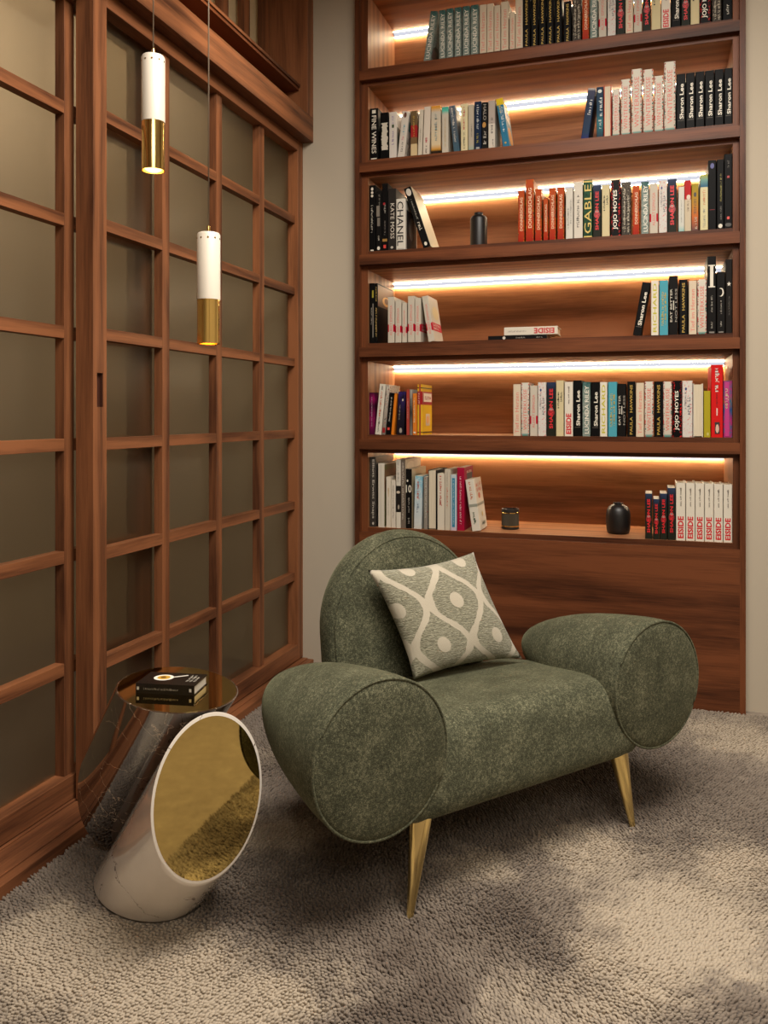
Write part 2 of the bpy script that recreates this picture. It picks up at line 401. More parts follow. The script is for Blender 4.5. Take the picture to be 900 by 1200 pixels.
# ================================================================== BOOKCASE
RT = [2.741, 2.322, 1.903, 1.4822, 1.0632]; RBm = [2.6975, 2.278, 1.8567, 1.4378, 1.0185]; PT = .640
bk = thing('bookcase', 'tall built in walnut bookcase with lit shelves full of books', 'bookcase', (0, 0, 0))
ff = MB().box(XL, -1.261, DF, DI, -.012, ZC - .001).box(.3376, XR, DF, DI, -.012, ZC - .001)
ff.build('frame_stiles', W_BK[2], bk)
fr = MB()
for a, b in zip(RBm, RT): fr.box(-1.2608, .3374, DF + .0003, DI, a, b)
fr.box(-1.2608, .3374, DF + .0003, DI, 3.16, ZC - .001)
fr.build('frame_rails', W_BK[0], bk)
B(-1.2608, .3374, DF + .0003, DI, -.012, PT).build('plinth_panel', W_BK[0], bk)
B(XL, -1.2306, DI + .0022, 4.0, -.012, ZC - .001).build('side_panel', W_BKLIT[2], bk)
B(.315, XR, DI + .0022, 4.0, -.012, ZC - .001).build('side_panel', W_BKLIT[2], bk)
B(-1.2305, .3149, DB, 4.0, .6, ZC - .001).build('back_panel', W_BKLIT[0], bk)
ZF = [z + .02 for z in RT] + [PT + .02]
for a, b in zip(RBm, RT): B(-1.2304, .3148, DI + .0022, DB, a - .018, b + .02).build('shelf', W_BKLIT[0], bk)
B(-1.2304, .3148, DI + .0022, DB, PT - .04, PT + .02).build('shelf', W_BKLIT[0], bk)
for a, b in list(zip(RBm, RT)) + [(PT - .022, PT)]: B(-1.2304, .3148, DI + .0002, DI + .0021, a - .018, b + .02).build('shelf_front_unlit', W_BK[0], bk)  # thin strips added in unlit walnut over the glow-toned shelf fronts
B(XL, -1.2306, DI + .0002, DI + .0021, -.012, ZC - .001).build('side_front_unlit', W_BK[2], bk)  # added dark strip where no LED light reaches the side panel's front
B(.315, XR, DI + .0002, DI + .0021, -.012, ZC - .001).build('side_front_unlit', W_BK[2], bk)
B(-1.2304, .3148, DI + .0002, DB, 3.105, ZC - .001).build('top_board', W_BKLIT[0], bk)
TOPS = [3.105] + [z - .018 for z in RBm]
for zt in TOPS:
    x0, x1 = -1.2295, .314; y = DB - .0005; z = zt - .0005
    hs = MB().add([(x0, y, z), (x0, y, z - .0235), (x0, y - .007, z - .0235), (x0, y - .022, z - .008), (x0, y - .022, z),
                   (x1, y, z), (x1, y, z - .0235), (x1, y - .007, z - .0235), (x1, y - .022, z - .008), (x1, y - .022, z)],
                  [(0, 1, 2, 3, 4), (9, 8, 7, 6, 5), (0, 5, 6, 1), (1, 6, 7, 2), (4, 9, 5, 0)]).build('light_profile', plain(srgb(225, 222, 215), .5, name='profile_white'), bk)
    MB().add([(x0, y - .0221, z - .001), (x1, y - .0221, z - .001), (x1, y - .0221, z - .008), (x0, y - .0221, z - .008)], [(0, 1, 2, 3)]).build('led_strip', LED, hs)
    MB().add([(x0, y - .0222, z - .0081), (x1, y - .0222, z - .0081), (x1, y - .0072, z - .0237), (x0, y - .0072, z - .0237)], [(0, 1, 2, 3)]).build('led_diffuser', LEDD, hs)
    MB().add([(x0, y - .0072, z - .0237), (x1, y - .0072, z - .0237), (x1, y - .0006, z - .0239), (x0, y - .0006, z - .0239)], [(0, 1, 2, 3)]).build('led_strip', LEDB, hs)

# ================================================================== BOOKS
TXT = {}
def text_geo(s, offset):
    key = (s, offset)
    if key not in TXT:
        cu = bpy.data.curves.new('lettering', 'FONT'); cu.body = s; cu.size = 1; cu.resolution_u = 2; cu.offset = offset; cu.fill_mode = 'FRONT'
        ob = bpy.data.objects.new('lettering_source', cu); C.objects.link(ob)
        bpy.context.view_layer.update()
        me = bpy.data.meshes.new_from_object(ob.evaluated_get(bpy.context.evaluated_depsgraph_get()))
        v = np.array([(p.co.x, p.co.y) for p in me.vertices]); f = [tuple(p.vertices) for p in me.polygons]
        bpy.data.objects.remove(ob); bpy.data.curves.remove(cu); bpy.data.meshes.remove(me)
        lo, hi = v.min(0), v.max(0); TXT[key] = ((v - lo) / (hi - lo), f, (hi - lo)[0] / (hi - lo)[1])
    return TXT[key]
def scrib_geo(seed, n):
    """unreadable fine print: a run of small uneven strokes"""
    r = random.Random(seed); v, f = [], []; x = 0
    for i in range(n):
        if r.random() < .16: x += .5
        w_ = r.uniform(.28, .62); a, b = r.choice([(0, .72), (0, 1), (0, .72), (.0, .74)]); o = len(v)
        for (p, q, c, d) in ((x, x + w_ * .35, a, b), (x, x + w_, r.choice((0, b - .2)), 0)):
            d = d or min(b, (r.choice((.22, b)))); k = len(v)
            v += [(p, c), (q, c), (q, d), (p, d)]; f.append((k, k + 1, k + 2, k + 3))
        x += w_ + .16
    v = np.array(v); return v / np.array([x, 1.0]), f, x
def spine_text(bk_, geo, w, h, z0, z1, xc, xh, mat, up=True, y=-.0007, name='lettering'):
    v, f, _ = geo; ln = (z1 - z0) * h; ch = xh * w; x0 = xc * w
    m = MB(); P = []
    for a, b in v:
        if up: P.append((x0 - (b - .5) * ch, y, z0 * h + a * ln))
        else: P.append((x0 + (b - .5) * ch, y, z1 * h - a * ln))
    me = bpy.data.meshes.new(name); me.from_pydata(P, [], f); me.update(); me.materials.append(mat)
    o = bpy.data.objects.new(name, me); C.objects.link(o); o.parent = bk_; return o

def cover_mat(name, stops, interp='LINEAR', speck=None, edge=None, rough=.45, streak=None):
    """stops run up the spine (Generated z); speck = (colour, colour, amount, edge-only); edge = (z0, z1, colour)"""
    t = NT(name); tc = t.n('TexCoord'); sx = t.n('SeparateXYZ'); t.l(tc.outputs['Generated'], sx.inputs[0])
    col = t.ramp(sx.outputs[2], stops, interp)
    if streak:
        n = t.n('TexNoise', Scale=streak[1], Detail=4.0, Roughness=.7); t.l(tc.outputs['Object'], n.inputs['Vector'])
        col = t.mix(t.ramp(n.outputs[0], [(.45, (0, 0, 0, 1)), (.62, (1, 1, 1, 1))]), col, streak[0])
    ex = t.math('MULTIPLY', t.math('ABSOLUTE', t.math('SUBTRACT', sx.outputs[0], .5)), 2.0)
    if speck:
        for i, c in enumerate(speck[:2]):
            n = t.n('TexNoise', Scale=120.0 + 40 * i, Detail=2.0); t.l(tc.outputs['Object'], n.inputs['Vector'])
            f = t.math('GREATER_THAN', n.outputs[0], speck[2])
            if speck[3] is not None: f = t.math('MULTIPLY', f, t.math('GREATER_THAN', ex, speck[3]))
            col = t.mix(f, col, c)
    if edge:
        f = t.math('MULTIPLY', t.math('GREATER_THAN', sx.outputs[2], edge[0]), t.math('LESS_THAN', sx.outputs[2], edge[1]))
        f = t.math('MULTIPLY', f, t.math('GREATER_THAN', ex, edge[3]))
        col = t.mix(f, col, edge[2])
    p = t.bsdf(Roughness=rough); p.inputs['Specular IOR Level'].default_value = .1; t.l(col, p.inputs['Base Color']); return t.m
OFFW, WHT, BLK, NBLK = srgb(190, 181, 165), srgb(200, 194, 183), srgb(9, 8, 8), srgb(17, 15, 14)
CRM, GRY = srgb(200, 186, 146), srgb(168, 158, 142)
TEAL, REDC = srgb(30, 92, 88), srgb(196, 32, 36)
def ink(c, r=.5): return plain(c, r, name='ink')
def P(c, rough=.5): return plain(c, rough, name='book_cover', Specular__IOR__Level=.1)
PAGES = None
def m_pages():
    t = NT('paper_edges'); tc = t.n('TexCoord'); w_ = t.n('TexNoise', Scale=1.0, Detail=2.0)
    mp = t.n('Mapping'); mp.inputs['Scale'].default_value = (900, 6, 6); t.l(tc.outputs['Object'], mp.inputs[0]); t.l(mp.outputs[0], w_.inputs['Vector'])
    col = t.ramp(w_.outputs[0], [(.3, srgb(188, 174, 148)), (.7, srgb(216, 204, 180))]); p = t.bsdf(Roughness=.8); t.l(col, p.inputs['Base Color']); return t.m
PAGES = m_pages()

# styles: look, cover material, list of spine print (kind, text, z0, z1, x centre, x height, colour, upward, weight)
ST = {
 'LUC': ('silver and teal book with pale lettering', cover_mat('luc', [(0, srgb(126, 136, 130)), (.5, srgb(146, 150, 140)), (.84, srgb(120, 134, 126)), (.93, srgb(60, 98, 94)), (1, srgb(34, 76, 76))], streak=(srgb(88, 112, 106), 70), rough=.4),
         [('t', 'LUCINDA RILEY', .05, .93, .05, .52, srgb(226, 220, 204), True, .01)], 0),
 'TIEF': ('cream paperback with faint pink lettering', P(srgb(204, 188, 164)), [('t', 'Tief im Herzen', .05, .84, .0, .5, srgb(212, 120, 108), True, 0)], 0),
 'PAU': ('black book with spaced gold lettering', P(BLK), [('t', 'PAULA', .04, .36, 0, .34, srgb(186, 152, 62), True, .01), ('t', 'HAWKINS', .44, .94, 0, .34, srgb(186, 152, 62), True, .01)], 0),
 'TWO': ('charcoal mottled book with two lines of print', cover_mat('two', [(0, srgb(60, 54, 48)), (1, srgb(78, 70, 60))], speck=(srgb(150, 138, 120), srgb(22, 20, 18), .60, None)),
         [('s', 31, .06, .9, -.2, .22, srgb(196, 184, 160), True), ('s', 17, .06, .75, .22, .24, srgb(196, 184, 160), True)], 0),
 'DON': ('orange book with pale lettering and a dark slash', cover_mat('don', [(0, srgb(150, 30, 14)), (.3, srgb(172, 58, 22)), (.7, srgb(158, 66, 32)), (1, srgb(176, 72, 26))], speck=(srgb(24, 70, 70), srgb(196, 150, 40), .585, .82)),
         [('t', 'DONNERSCHLAG', .22, .86, .04, .42, srgb(232, 206, 170), True, .005)], 0),
 'ALB': ('white paperback with a crimson edge block', cover_mat('alb', [(0, OFFW), (1, OFFW)], edge=(.24, .40, srgb(178, 16, 44), .62)), [('t', 'ALBERT ESPINOSA', .16, .82, 0, .34, srgb(206, 104, 96), True, 0)], 0),
 'FLO': ('white book with pink blossom print', cover_mat('flo', [(0, srgb(200, 196, 188)), (1, srgb(206, 200, 192))], speck=(srgb(206, 120, 120), srgb(206, 150, 140), .63, None)),
         [('s', 5, .40, .72, .12, .34, srgb(120, 118, 122), True), ('s', 6, .5, .8, -.22, .22, srgb(140, 136, 138), True), ('d', '', .83, .88, -.15, .2, srgb(46, 56, 110), True)], 0),
 'SHR': ('dark green book with bright red lettering', cover_mat('shr', [(0, srgb(34, 34, 26)), (.6, srgb(30, 36, 28)), (.85, srgb(30, 36, 46)), (1, srgb(44, 56, 84))]),
         [('d', '', .37, .50, 0, .8, srgb(128, 12, 20), True), ('d', '', .47, .52, 0, .55, srgb(150, 126, 120), True), ('t', 'SHARON LEE', .14, .88, 0, .42, srgb(214, 26, 34), True, .02)], 0),
 'CRE': ('cream book with two short black lines', P(CRM), [('s', 9, .62, .80, .16, .26, BLK, True), ('s', 12, .50, .80, -.22, .24, BLK, True)], 0),
 'EIS': ('white book with bold red lettering near its foot', P(srgb(212, 204, 188)), [('t', 'EISIDE', .04, .42, 0, .64, srgb(196, 22, 34), True, .035), ('s', 3, .60, .92, 0, .2, srgb(130, 122, 112), True)], 1),
 'SHL': ('black book with white typewriter style lettering', P(BLK), [('t', 'Sharon', .19, .57, .08, .46, srgb(226, 218, 200), True, .02), ('t', 'Lee', .62, .82, .08, .46, srgb(226, 218, 200), True, .02), ('b', '', .16, .165, 0, .7, srgb(120, 110, 98), True)], 0),
 'JOJ': ('black book with white lettering and red petals', cover_mat('joj', [(0, BLK), (1, BLK)], speck=(srgb(206, 34, 36), srgb(190, 30, 34), .60, .55)), [('t', 'JOJO MOYES', .12, .82, -.02, .52, srgb(232, 226, 210), True, .015)], 0),
 'WIN': ('white book with coral lettering and green sprigs', cover_mat('win', [(0, srgb(60, 112, 104)), (.035, srgb(120, 150, 140)), (.05, OFFW), (1, srgb(206, 200, 186))], speck=(TEAL, srgb(188, 60, 56), .56, .72)),
         [('t', 'WINTERKUSSE', .11, .88, .0, .44, srgb(206, 96, 84), True, .0)], 0),
 'RIC': ('white book with lime yellow capitals', P(srgb(216, 208, 192)), [('t', 'RICHARD', .06, .95, 0, .5, srgb(184, 176, 32), True, .015)], 0),
 'TUR': ('turquoise book with small yellow print', P(srgb(74, 152, 168)), [('s', 41, .18, .80, -.16, .26, srgb(206, 174, 60), True), ('s', 42, .2, .78, .16, .24, srgb(206, 174, 60), True)], 0),
 'EAT': ('black book with two lines of grey capitals', P(NBLK), [('t', 'EAT BETTER', .22, .78, -.26, .24, srgb(196, 188, 172), True, .005), ('t', 'NOT LESS', .22, .78, .30, .24, srgb(150, 142, 130), True, .005), ('b', '', .42, .58, .02, .08, srgb(226, 220, 206), True)], 0),
}
def one(look, mat, prints=(), hard=0): return (look, mat, list(prints), hard)
S_ = lambda seed, z0, z1, c, xc=0, xh=.3, up=True: ('s', seed, z0, z1, xc, xh, c, up)
T_ = lambda s, z0, z1, c, xc=0, xh=.5, up=False, wgt=.0: ('t', s, z0, z1, xc, xh, c, up, wgt)
D_ = lambda z0, z1, c, xc=0, xh=.5: ('d', '', z0, z1, xc, xh, c, True)
R_ = lambda z0, z1, c, xc=0, xh=1.0: ('b', '', z0, z1, xc, xh, c, True)
LT = srgb(214, 206, 190)
ST.update({
 'BL1': one('slim plain black book with a small pale monogram', P(BLK), [S_(2, .12, .3, LT)]),
 'FINE': one('tall black book with large white capitals', P(BLK), [T_('FINE WINES', .13, .86, LT, 0, .55, False, .01), R_(.02, .04, LT, 0, .7), R_(.9, .965, LT, 0, .45)], 1),
 'ORN': one('black book with a white ornament panel', P(BLK), [('o', '', .20, .78, .05, .9, srgb(196, 188, 172), True)], 1),
 'PUR': one('white book with faint purple script', P(srgb(206, 198, 188)), [S_(8, .3, .6, srgb(120, 100, 150)), S_(81, .75, .92, srgb(150, 130, 170)), R_(.66, .73, srgb(52, 70, 36), .05, .3)]),
 'POR': one('leaning white book with a small portrait at its top', P(srgb(204, 196, 184)), [S_(13, .12, .34, srgb(90, 86, 84)), S_(14, .36, .46, srgb(196, 70, 100)), S_(15, .5, .72, srgb(110, 160, 176)), D_(.86, .98, srgb(92, 52, 34), 0, .4)]),
 'BRO': one('brown and red book with a cream foot', cover_mat('bro', [(0, srgb(200, 178, 136)), (.27, srgb(112, 88, 58)), (.42, srgb(150, 36, 36)), (.68, srgb(104, 84, 56))], 'CONSTANT'), [T_('', .5, .6, LT) if False else S_(16, .44, .9, srgb(196, 160, 60), 0, .3)]),
 'THW': one('very thin white book tilted against its neighbour', P(srgb(198, 188, 170)), [S_(18, .3, .6, srgb(150, 140, 128))]),
 'RPR': one('white book with small red and grey print', P(srgb(206, 194, 178)), [S_(19, .04, .2, srgb(110, 100, 96)), S_(20, .26, .36, srgb(190, 60, 80))]),
 'DUN': one('white book fading to orange at head and foot', cover_mat('dun', [(0, srgb(30, 24, 18)), (.06, srgb(40, 30, 20)), (.10, srgb(196, 140, 56)), (.2, srgb(206, 186, 150)), (.86, OFFW), (.96, srgb(206, 148, 60)), (1, srgb(206, 140, 50))]), [S_(22, .28, .55, srgb(140, 160, 156)), S_(23, .55, .85, srgb(150, 158, 150))]),
 'TLW': one('white book with a teal head', cover_mat('tlw', [(0, OFFW), (.84, OFFW), (.92, srgb(90, 180, 160)), (1, srgb(60, 160, 142))]), [S_(24, .14, .78, srgb(186, 160, 110), 0, .22)]),
 'SLB': one('slate blue book tilting back against a white one', cover_mat('slb', [(0, srgb(60, 92, 108)), (.4, srgb(72, 84, 92)), (1, srgb(110, 112, 122))], streak=(srgb(60, 78, 92), 50)), [S_(25, .5, .95, LT, 0, .36, False), S_(26, .2, .44, LT, 0, .36, False)]),
 'CRR': one('pale yellow book with small red print', P(srgb(206, 194, 154)), [S_(27, .45, .93, srgb(190, 70, 70), 0, .3, False), S_(28, .05, .42, srgb(110, 104, 90), 0, .26, False)]),
 'GRP': one('plain grey green paperback', cover_mat('grp', [(0, srgb(140, 160, 146)), (.15, GRY), (1, srgb(176, 166, 148))]), [S_(29, .3, .6, srgb(90, 84, 80), .1, .2)]),
 'NVY': one('navy hardback with white and yellow lettering', P(srgb(20, 36, 60)), [S_(30, .42, .93, srgb(206, 206, 200), 0, .34, False), S_(31, .14, .36, srgb(196, 180, 60), 0, .34, False), R_(.02, .06, srgb(150, 150, 146), 0, .5)]),
 'HAL': one('black book with grey print and a gold emblem', P(NBLK), [T_('HALO', .62, .96, srgb(150, 142, 130), 0, .5), D_(.46, .58, srgb(170, 120, 40), -.1, .6), S_(34, .1, .4, srgb(176, 170, 158), 0, .5)]),
 'GRB': one('white book with a grey head and grey title', cover_mat('grb', [(0, srgb(200, 192, 178)), (.5, srgb(206, 196, 182)), (.52, srgb(168, 156, 146)), (1, srgb(190, 180, 168))], 'CONSTANT'), [S_(35, .32, .66, srgb(110, 104, 98), 0, .4), S_(36, .05, .2, srgb(120, 114, 106), .2, .2)]),
 'BLY': one('bright blue guidebook with a yellow head', cover_mat('bly', [(0, srgb(40, 108, 140)), (.86, srgb(208, 178, 30))], 'CONSTANT'), [S_(37, .3, .8, srgb(210, 214, 210), 0, .26, False), S_(38, .5, .82, srgb(200, 206, 206), .24, .24, False), S_(39, .7, .85, srgb(206, 184, 60), -.1, .3, False), D_(.06, .10, srgb(180, 150, 60), 0, .3)]),
 'NVL': one('leaning navy book with vertical white print', cover_mat('nvl', [(0, srgb(22, 30, 90)), (.12, srgb(24, 46, 74)), (.7, srgb(30, 44, 66)), (.95, srgb(60, 60, 84)), (1, srgb(190, 186, 180))]), [S_(43, .45, .78, srgb(206, 204, 200), .1, .4)]),
 'TNV': one('teal and navy book with pale script', cover_mat('tnv', [(0, srgb(20, 40, 58)), (.3, srgb(40, 104, 112)), (.5, srgb(26, 60, 80)), (1, srgb(22, 42, 66))]), [S_(44, .42, .8, srgb(206, 212, 206), .1, .5), S_(45, .18, .36, srgb(190, 196, 190), 0, .4), D_(.88, .95, srgb(190, 196, 190), 0, .6)]),
 'PGR': one('book turned spine inward with red boards showing', P(srgb(176, 52, 36)), [], 2),
 'BK1': one('black book with three pale marks at its head', P(BLK), [D_(.92, .97, LT, 0, .4), D_(.87, .91, LT, 0, .4), D_(.82, .86, LT, 0, .4), S_(46, .28, .70, srgb(190, 184, 170), 0, .34, False), R_(.01, .03, LT, 0, .5)]),
 'BK2': one('shorter black book with blotchy grey panels', P(NBLK), [R_(.58, .76, srgb(120, 112, 100), -.1, .6), R_(.42, .56, srgb(110, 102, 92), .0, .5), S_(47, .76, .95, srgb(130, 124, 112), .1, .3), S_(48, .18, .26, LT, 0, .3), D_(.02, .08, LT, 0, .5)]),
 'BK3': one('tall black book with red and white badges', P(BLK), [S_(49, .55, .7, srgb(170, 164, 152), 0, .3), D_(.68, .72, srgb(160, 20, 26), -.1, .4), R_(.14, .18, srgb(150, 112, 50), 0, .8), R_(.04, .09, srgb(206, 60, 50), 0, .4), S_(50, .24, .45, srgb(120, 112, 104), 0, .25)]),
 'KAT': one('charcoal hardback with tall white capitals', P(srgb(42, 38, 35)), [T_('KATE MOSS', .19, .76, srgb(206, 198, 184), .06, .5), D_(.03, .07, srgb(180, 172, 158), 0, .35)], 1),
 'CHA': one('white hardback with big black capitals', P(srgb(210, 204, 192)), [T_('CHANEL', .08, .95, BLK, -.05, .68, False, .01), R_(.02, .03, srgb(150, 144, 134), 0, .7)], 1),
 'LEA': one('black hardback leaning with a portrait on its head', P(NBLK), [D_(.86, .98, srgb(196, 188, 176), 0, .7), S_(52, .46, .80, srgb(150, 144, 134), 0, .22, False), S_(53, .28, .42, LT, 0, .4, False), D_(.03, .09, LT, 0, .4)], 1),
 'HAP': one('white book with two lines of thin grey capitals', P(srgb(204, 198, 186)), [S_(54, .2, .6, srgb(150, 144, 136), -.2, .26), S_(55, .28, .78, srgb(160, 154, 146), .18, .26)]),
 'NED': one('white hardback with grey typewriter print', P(srgb(206, 198, 184)), [S_(56, .2, .78, srgb(110, 104, 96), -.05, .36)], 1),
 'GAB': one('green and gold book with large gold capitals', cover_mat('gab', [(0, srgb(34, 66, 44)), (1, srgb(40, 84, 58))], streak=(srgb(22, 44, 30), 60)), [T_('GABLE', .08, .92, srgb(206, 176, 86), 0, .78, True, .0), R_(.015, .035, srgb(206, 176, 86), 0, .9), R_(.955, .98, srgb(206, 176, 86), 0, .9)], 1),
 'WTL': one('slim white book fading to pale teal at its foot', cover_mat('wtl', [(0, srgb(130, 176, 170)), (.15, srgb(196, 196, 186)), (1, srgb(206, 200, 188))]), [S_(57, .2, .7, srgb(150, 150, 146), 0, .18)]),
 'RDC': one('cream book with a red head', cover_mat('rdc', [(0, srgb(190, 176, 150)), (.62, srgb(196, 180, 154)), (.64, srgb(176, 34, 34)), (1, srgb(170, 36, 36))]), [S_(58, .4, .6, srgb(130, 110, 96), 0, .3), D_(.62, .72, srgb(206, 190, 170), .1, .6)]),
 'SEN': one('ochre to orange book with dark capitals', cover_mat('sen', [(0, srgb(90, 70, 70)), (.3, srgb(190, 100, 50)), (.6, srgb(176, 130, 50)), (1, srgb(150, 136, 40))]), [T_('SENSE', .36, .68, srgb(40, 34, 30), 0, .34), D_(.72, .82, srgb(40, 34, 30), 0, .4), S_(60, .04, .3, srgb(206, 180, 150), .1, .4)]),
 'BLH': one('pale yellow book with a blue head', cover_mat('blh', [(0, srgb(206, 196, 150)), (.77, srgb(206, 196, 156)), (.78, srgb(50, 96, 128)), (.9, srgb(110, 150, 140)), (1, srgb(170, 168, 70))]), [S_(61, .46, .74, srgb(206, 130, 90), 0, .34), S_(62, .06, .4, srgb(140, 140, 136), 0, .3)]),
 'BKV': one('tall black book with a violet mark at its head', P(BLK), [D_(.88, .96, srgb(70, 70, 130), .0, .5), R_(.29, .295, srgb(150, 20, 30), 0, .7)]),
 'BKY': one('tall black book with yellow print', P(BLK), [S_(63, .4, .8, srgb(160, 150, 70), .05, .3), D_(.02, .08, LT, 0, .6), S_(64, .14, .34, srgb(120, 116, 106), .05, .24)]),
 'BKR': one('tallest black book with a small red badge', P(BLK), [R_(.13, .165, srgb(206, 60, 50), .0, .3), R_(.68, .71, srgb(160, 20, 26), .0, .3), S_(65, .82, .92, srgb(110, 104, 96), 0, .24), D_(.03, .08, srgb(60, 56, 52), 0, .8)]),
 'ARC': one('slim black book with a yellow band', P(BLK), [R_(.76, .88, srgb(150, 140, 40), .2, .3), S_(66, .3, .6, srgb(150, 142, 130), -.1, .3), R_(.1, .66, srgb(120, 114, 104), .25, .2)]),
 'CNC': one('black book with gold script showing its brown pictured cover', P(BLK), [S_(67, .1, .6, srgb(196, 166, 96), 0, .55), S_(68, .7, .95, srgb(196, 166, 96), 0, .4)]),
 'MAG': one('magenta and black paperback', cover_mat('mag', [(0, srgb(60, 14, 40)), (.4, srgb(140, 22, 84)), (.68, srgb(40, 12, 30)), (.85, srgb(140, 20, 84)), (1, srgb(50, 12, 36))], streak=(srgb(70, 14, 46), 40)), [S_(69, .2, .9, srgb(190, 150, 170), 0, .2)]),
 'WRD': one('white paperback leaning with a line of red print', P(srgb(204, 198, 184)), [S_(70, .35, .85, srgb(196, 90, 60), 0, .3, False), S_(71, .04, .34, srgb(80, 76, 72), 0, .26, False), R_(.88, .96, srgb(120, 114, 106), 0, .2)]),
 'GRS': one('thin grey speckled book leaning behind a white one', cover_mat('grs', [(0, srgb(120, 110, 100)), (1, srgb(186, 178, 164))], speck=(srgb(60, 56, 52), srgb(150, 40, 36), .62, None)), [R_(.04, .14, srgb(140, 16, 24), 0, .8)]),
 'BKB': one('leaning black paperback with a red badge', P(BLK), [S_(72, .3, .9, srgb(190, 184, 172), 0, .3), R_(.11, .17, srgb(206, 60, 50), 0, .5)]),
 'ORT': one('thin plain orange book', P(srgb(206, 116, 30)), []),
 'VIO': one('black and violet book with a pale leaf mark', cover_mat('vio', [(0, srgb(22, 18, 24)), (.5, srgb(30, 24, 40)), (1, srgb(50, 34, 96))], streak=(srgb(26, 20, 30), 50)), [S_(73, .35, .7, srgb(150, 140, 120), -.2, .2), D_(.04, .16, srgb(150, 140, 130), .1, .4), D_(.78, .84, srgb(200, 190, 160), .2, .2)]),
 'RBR': one('dull red book with pale print', P(srgb(158, 62, 52)), [S_(74, .36, .8, srgb(206, 160, 146), 0, .3)]),
 'GTH': one('thin grey and black book', cover_mat('gth', [(0, srgb(120, 112, 104)), (.5, srgb(60, 54, 50)), (.8, srgb(130, 124, 116)), (1, srgb(160, 154, 146))]), [S_(75, .42, .8, BLK, 0, .5)]),
 'ORG': one('short orange book with white print', P(srgb(206, 118, 40)), [S_(76, .3, .9, srgb(226, 206, 170), -.1, .36), R_(.04, .08, LT, 0, .5)]),
 'YEL': one('yellow book with a red band and white title', cover_mat('yel', [(0, srgb(206, 164, 40)), (.04, srgb(60, 40, 20)), (.06, srgb(206, 164, 40)), (.6, srgb(150, 26, 32)), (.86, srgb(206, 164, 40)), (.92, srgb(60, 40, 20)), (.94, srgb(206, 164, 40))], 'CONSTANT'), [R_(.0, 1, srgb(150, 26, 32), .05, .3), S_(77, .62, .84, srgb(226, 190, 170), -.2, .3)]),
 'FOR': one('white block turned fore edge outward', P(srgb(206, 198, 184)), [], 2),
 'OLV': one('short olive yellow book', P(srgb(164, 150, 36)), [R_(.04, .1, srgb(190, 180, 100), .1, .3)]),
 'RED': one('tall bright red book with white script', P(srgb(198, 26, 26)), [S_(78, .62, .95, srgb(226, 216, 206), .02, .34, False), S_(79, .42, .62, srgb(110, 16, 16), 0, .12, False), R_(.3, .4, srgb(216, 190, 180), .0, .1), R_(.05, .21, srgb(40, 30, 30), .02, .42), D_(.06, .18, srgb(206, 170, 150), .02, .3)]),
 'PNK': one('pink and blue patterned book', cover_mat('pnk', [(0, srgb(150, 36, 96)), (.3, srgb(160, 40, 100)), (.48, srgb(40, 60, 120)), (.64, srgb(140, 90, 60)), (.75, srgb(150, 60, 110)), (1, srgb(140, 50, 100))], streak=(srgb(40, 90, 120), 60)), [R_(.02, .98, srgb(178, 44, 120), -.1, .5), S_(80, .5, .86, srgb(206, 190, 150), -.1, .36, False)]),
 'ELL': one('large dark grey book with pale grotesque lettering', cover_mat('ell', [(0, srgb(54, 49, 44)), (1, srgb(62, 57, 52))], speck=(srgb(80, 74, 68), srgb(46, 42, 38), .6, None)), [T_('Elliott Erwitt Snaps', .12, .97, srgb(186, 178, 164), .1, .45, False, .01), D_(.03, .07, srgb(186, 178, 164), .1, .3)], 1),
 'WPL': one('tall plain white book with a green picture cover', P(srgb(204, 196, 180)), [R_(.02, .98, srgb(176, 168, 154), -.05, .1)]),
 'WGD': one('white paperback with tiny gold print', P(srgb(206, 196, 178)), [S_(82, .6, .78, srgb(196, 150, 80), 0, .24), S_(83, .25, .55, srgb(170, 162, 150), 0, .16)]),
 'WSH': one('shortest white paperback with grey print', P(srgb(204, 194, 178)), [S_(84, .2, .9, srgb(150, 142, 132), 0, .26)]),
 'WBB': one('tall white book with a black photo band', cover_mat('wbb', [(0, srgb(206, 198, 182)), (.23, srgb(34, 30, 27)), (.61, srgb(204, 196, 182))], 'CONSTANT'), [S_(85, .66, .96, srgb(170, 164, 152), 0, .4, False), D_(.5, .54, srgb(196, 180, 160), 0, .8), D_(.27, .34, srgb(150, 140, 124), .1, .4)]),
 'GRT': one('tall taupe book with pale vertical print', P(srgb(110, 98, 86)), [S_(86, .12, .96, srgb(196, 186, 170), 0, .4, False)]),
 'TEN': one('black book with a large white numeral', P(NBLK), [T_('10', .60, .74, LT, .0, .7, True, .02) if False else ('n', '10', .60, .73, 0, .9, LT, True), D_(.78, .82, LT, -.2, .25), S_(87, .25, .52, srgb(170, 162, 150), 0, .26), S_(88, .08, .18, srgb(170, 162, 150), 0, .26)]),
 'SKY': one('pale blue cloudy book with red print', cover_mat('sky', [(0, srgb(196, 194, 186)), (.3, srgb(186, 196, 198)), (1, srgb(110, 170, 190))], streak=(srgb(200, 204, 202), 26)), [S_(89, .55, .92, srgb(190, 90, 70), 0, .3, False), S_(90, .3, .48, srgb(60, 80, 110), 0, .26, False)]),
 'GYB': one('thin grey book with speckled print', cover_mat('gyb', [(0, srgb(130, 122, 112)), (1, srgb(146, 138, 126))], speck=(srgb(170, 160, 146), srgb(150, 50, 40), .66, None)), [S_(91, .2, .9, srgb(190, 182, 168), 0, .4)]),
 'BKP': one('grey page block between black boards', P(BLK), [], 2),
 'WRL': one('white book with red brush lettering', P(srgb(206, 196, 178)), [S_(92, .42, .96, srgb(186, 70, 56), 0, .34, False)]),
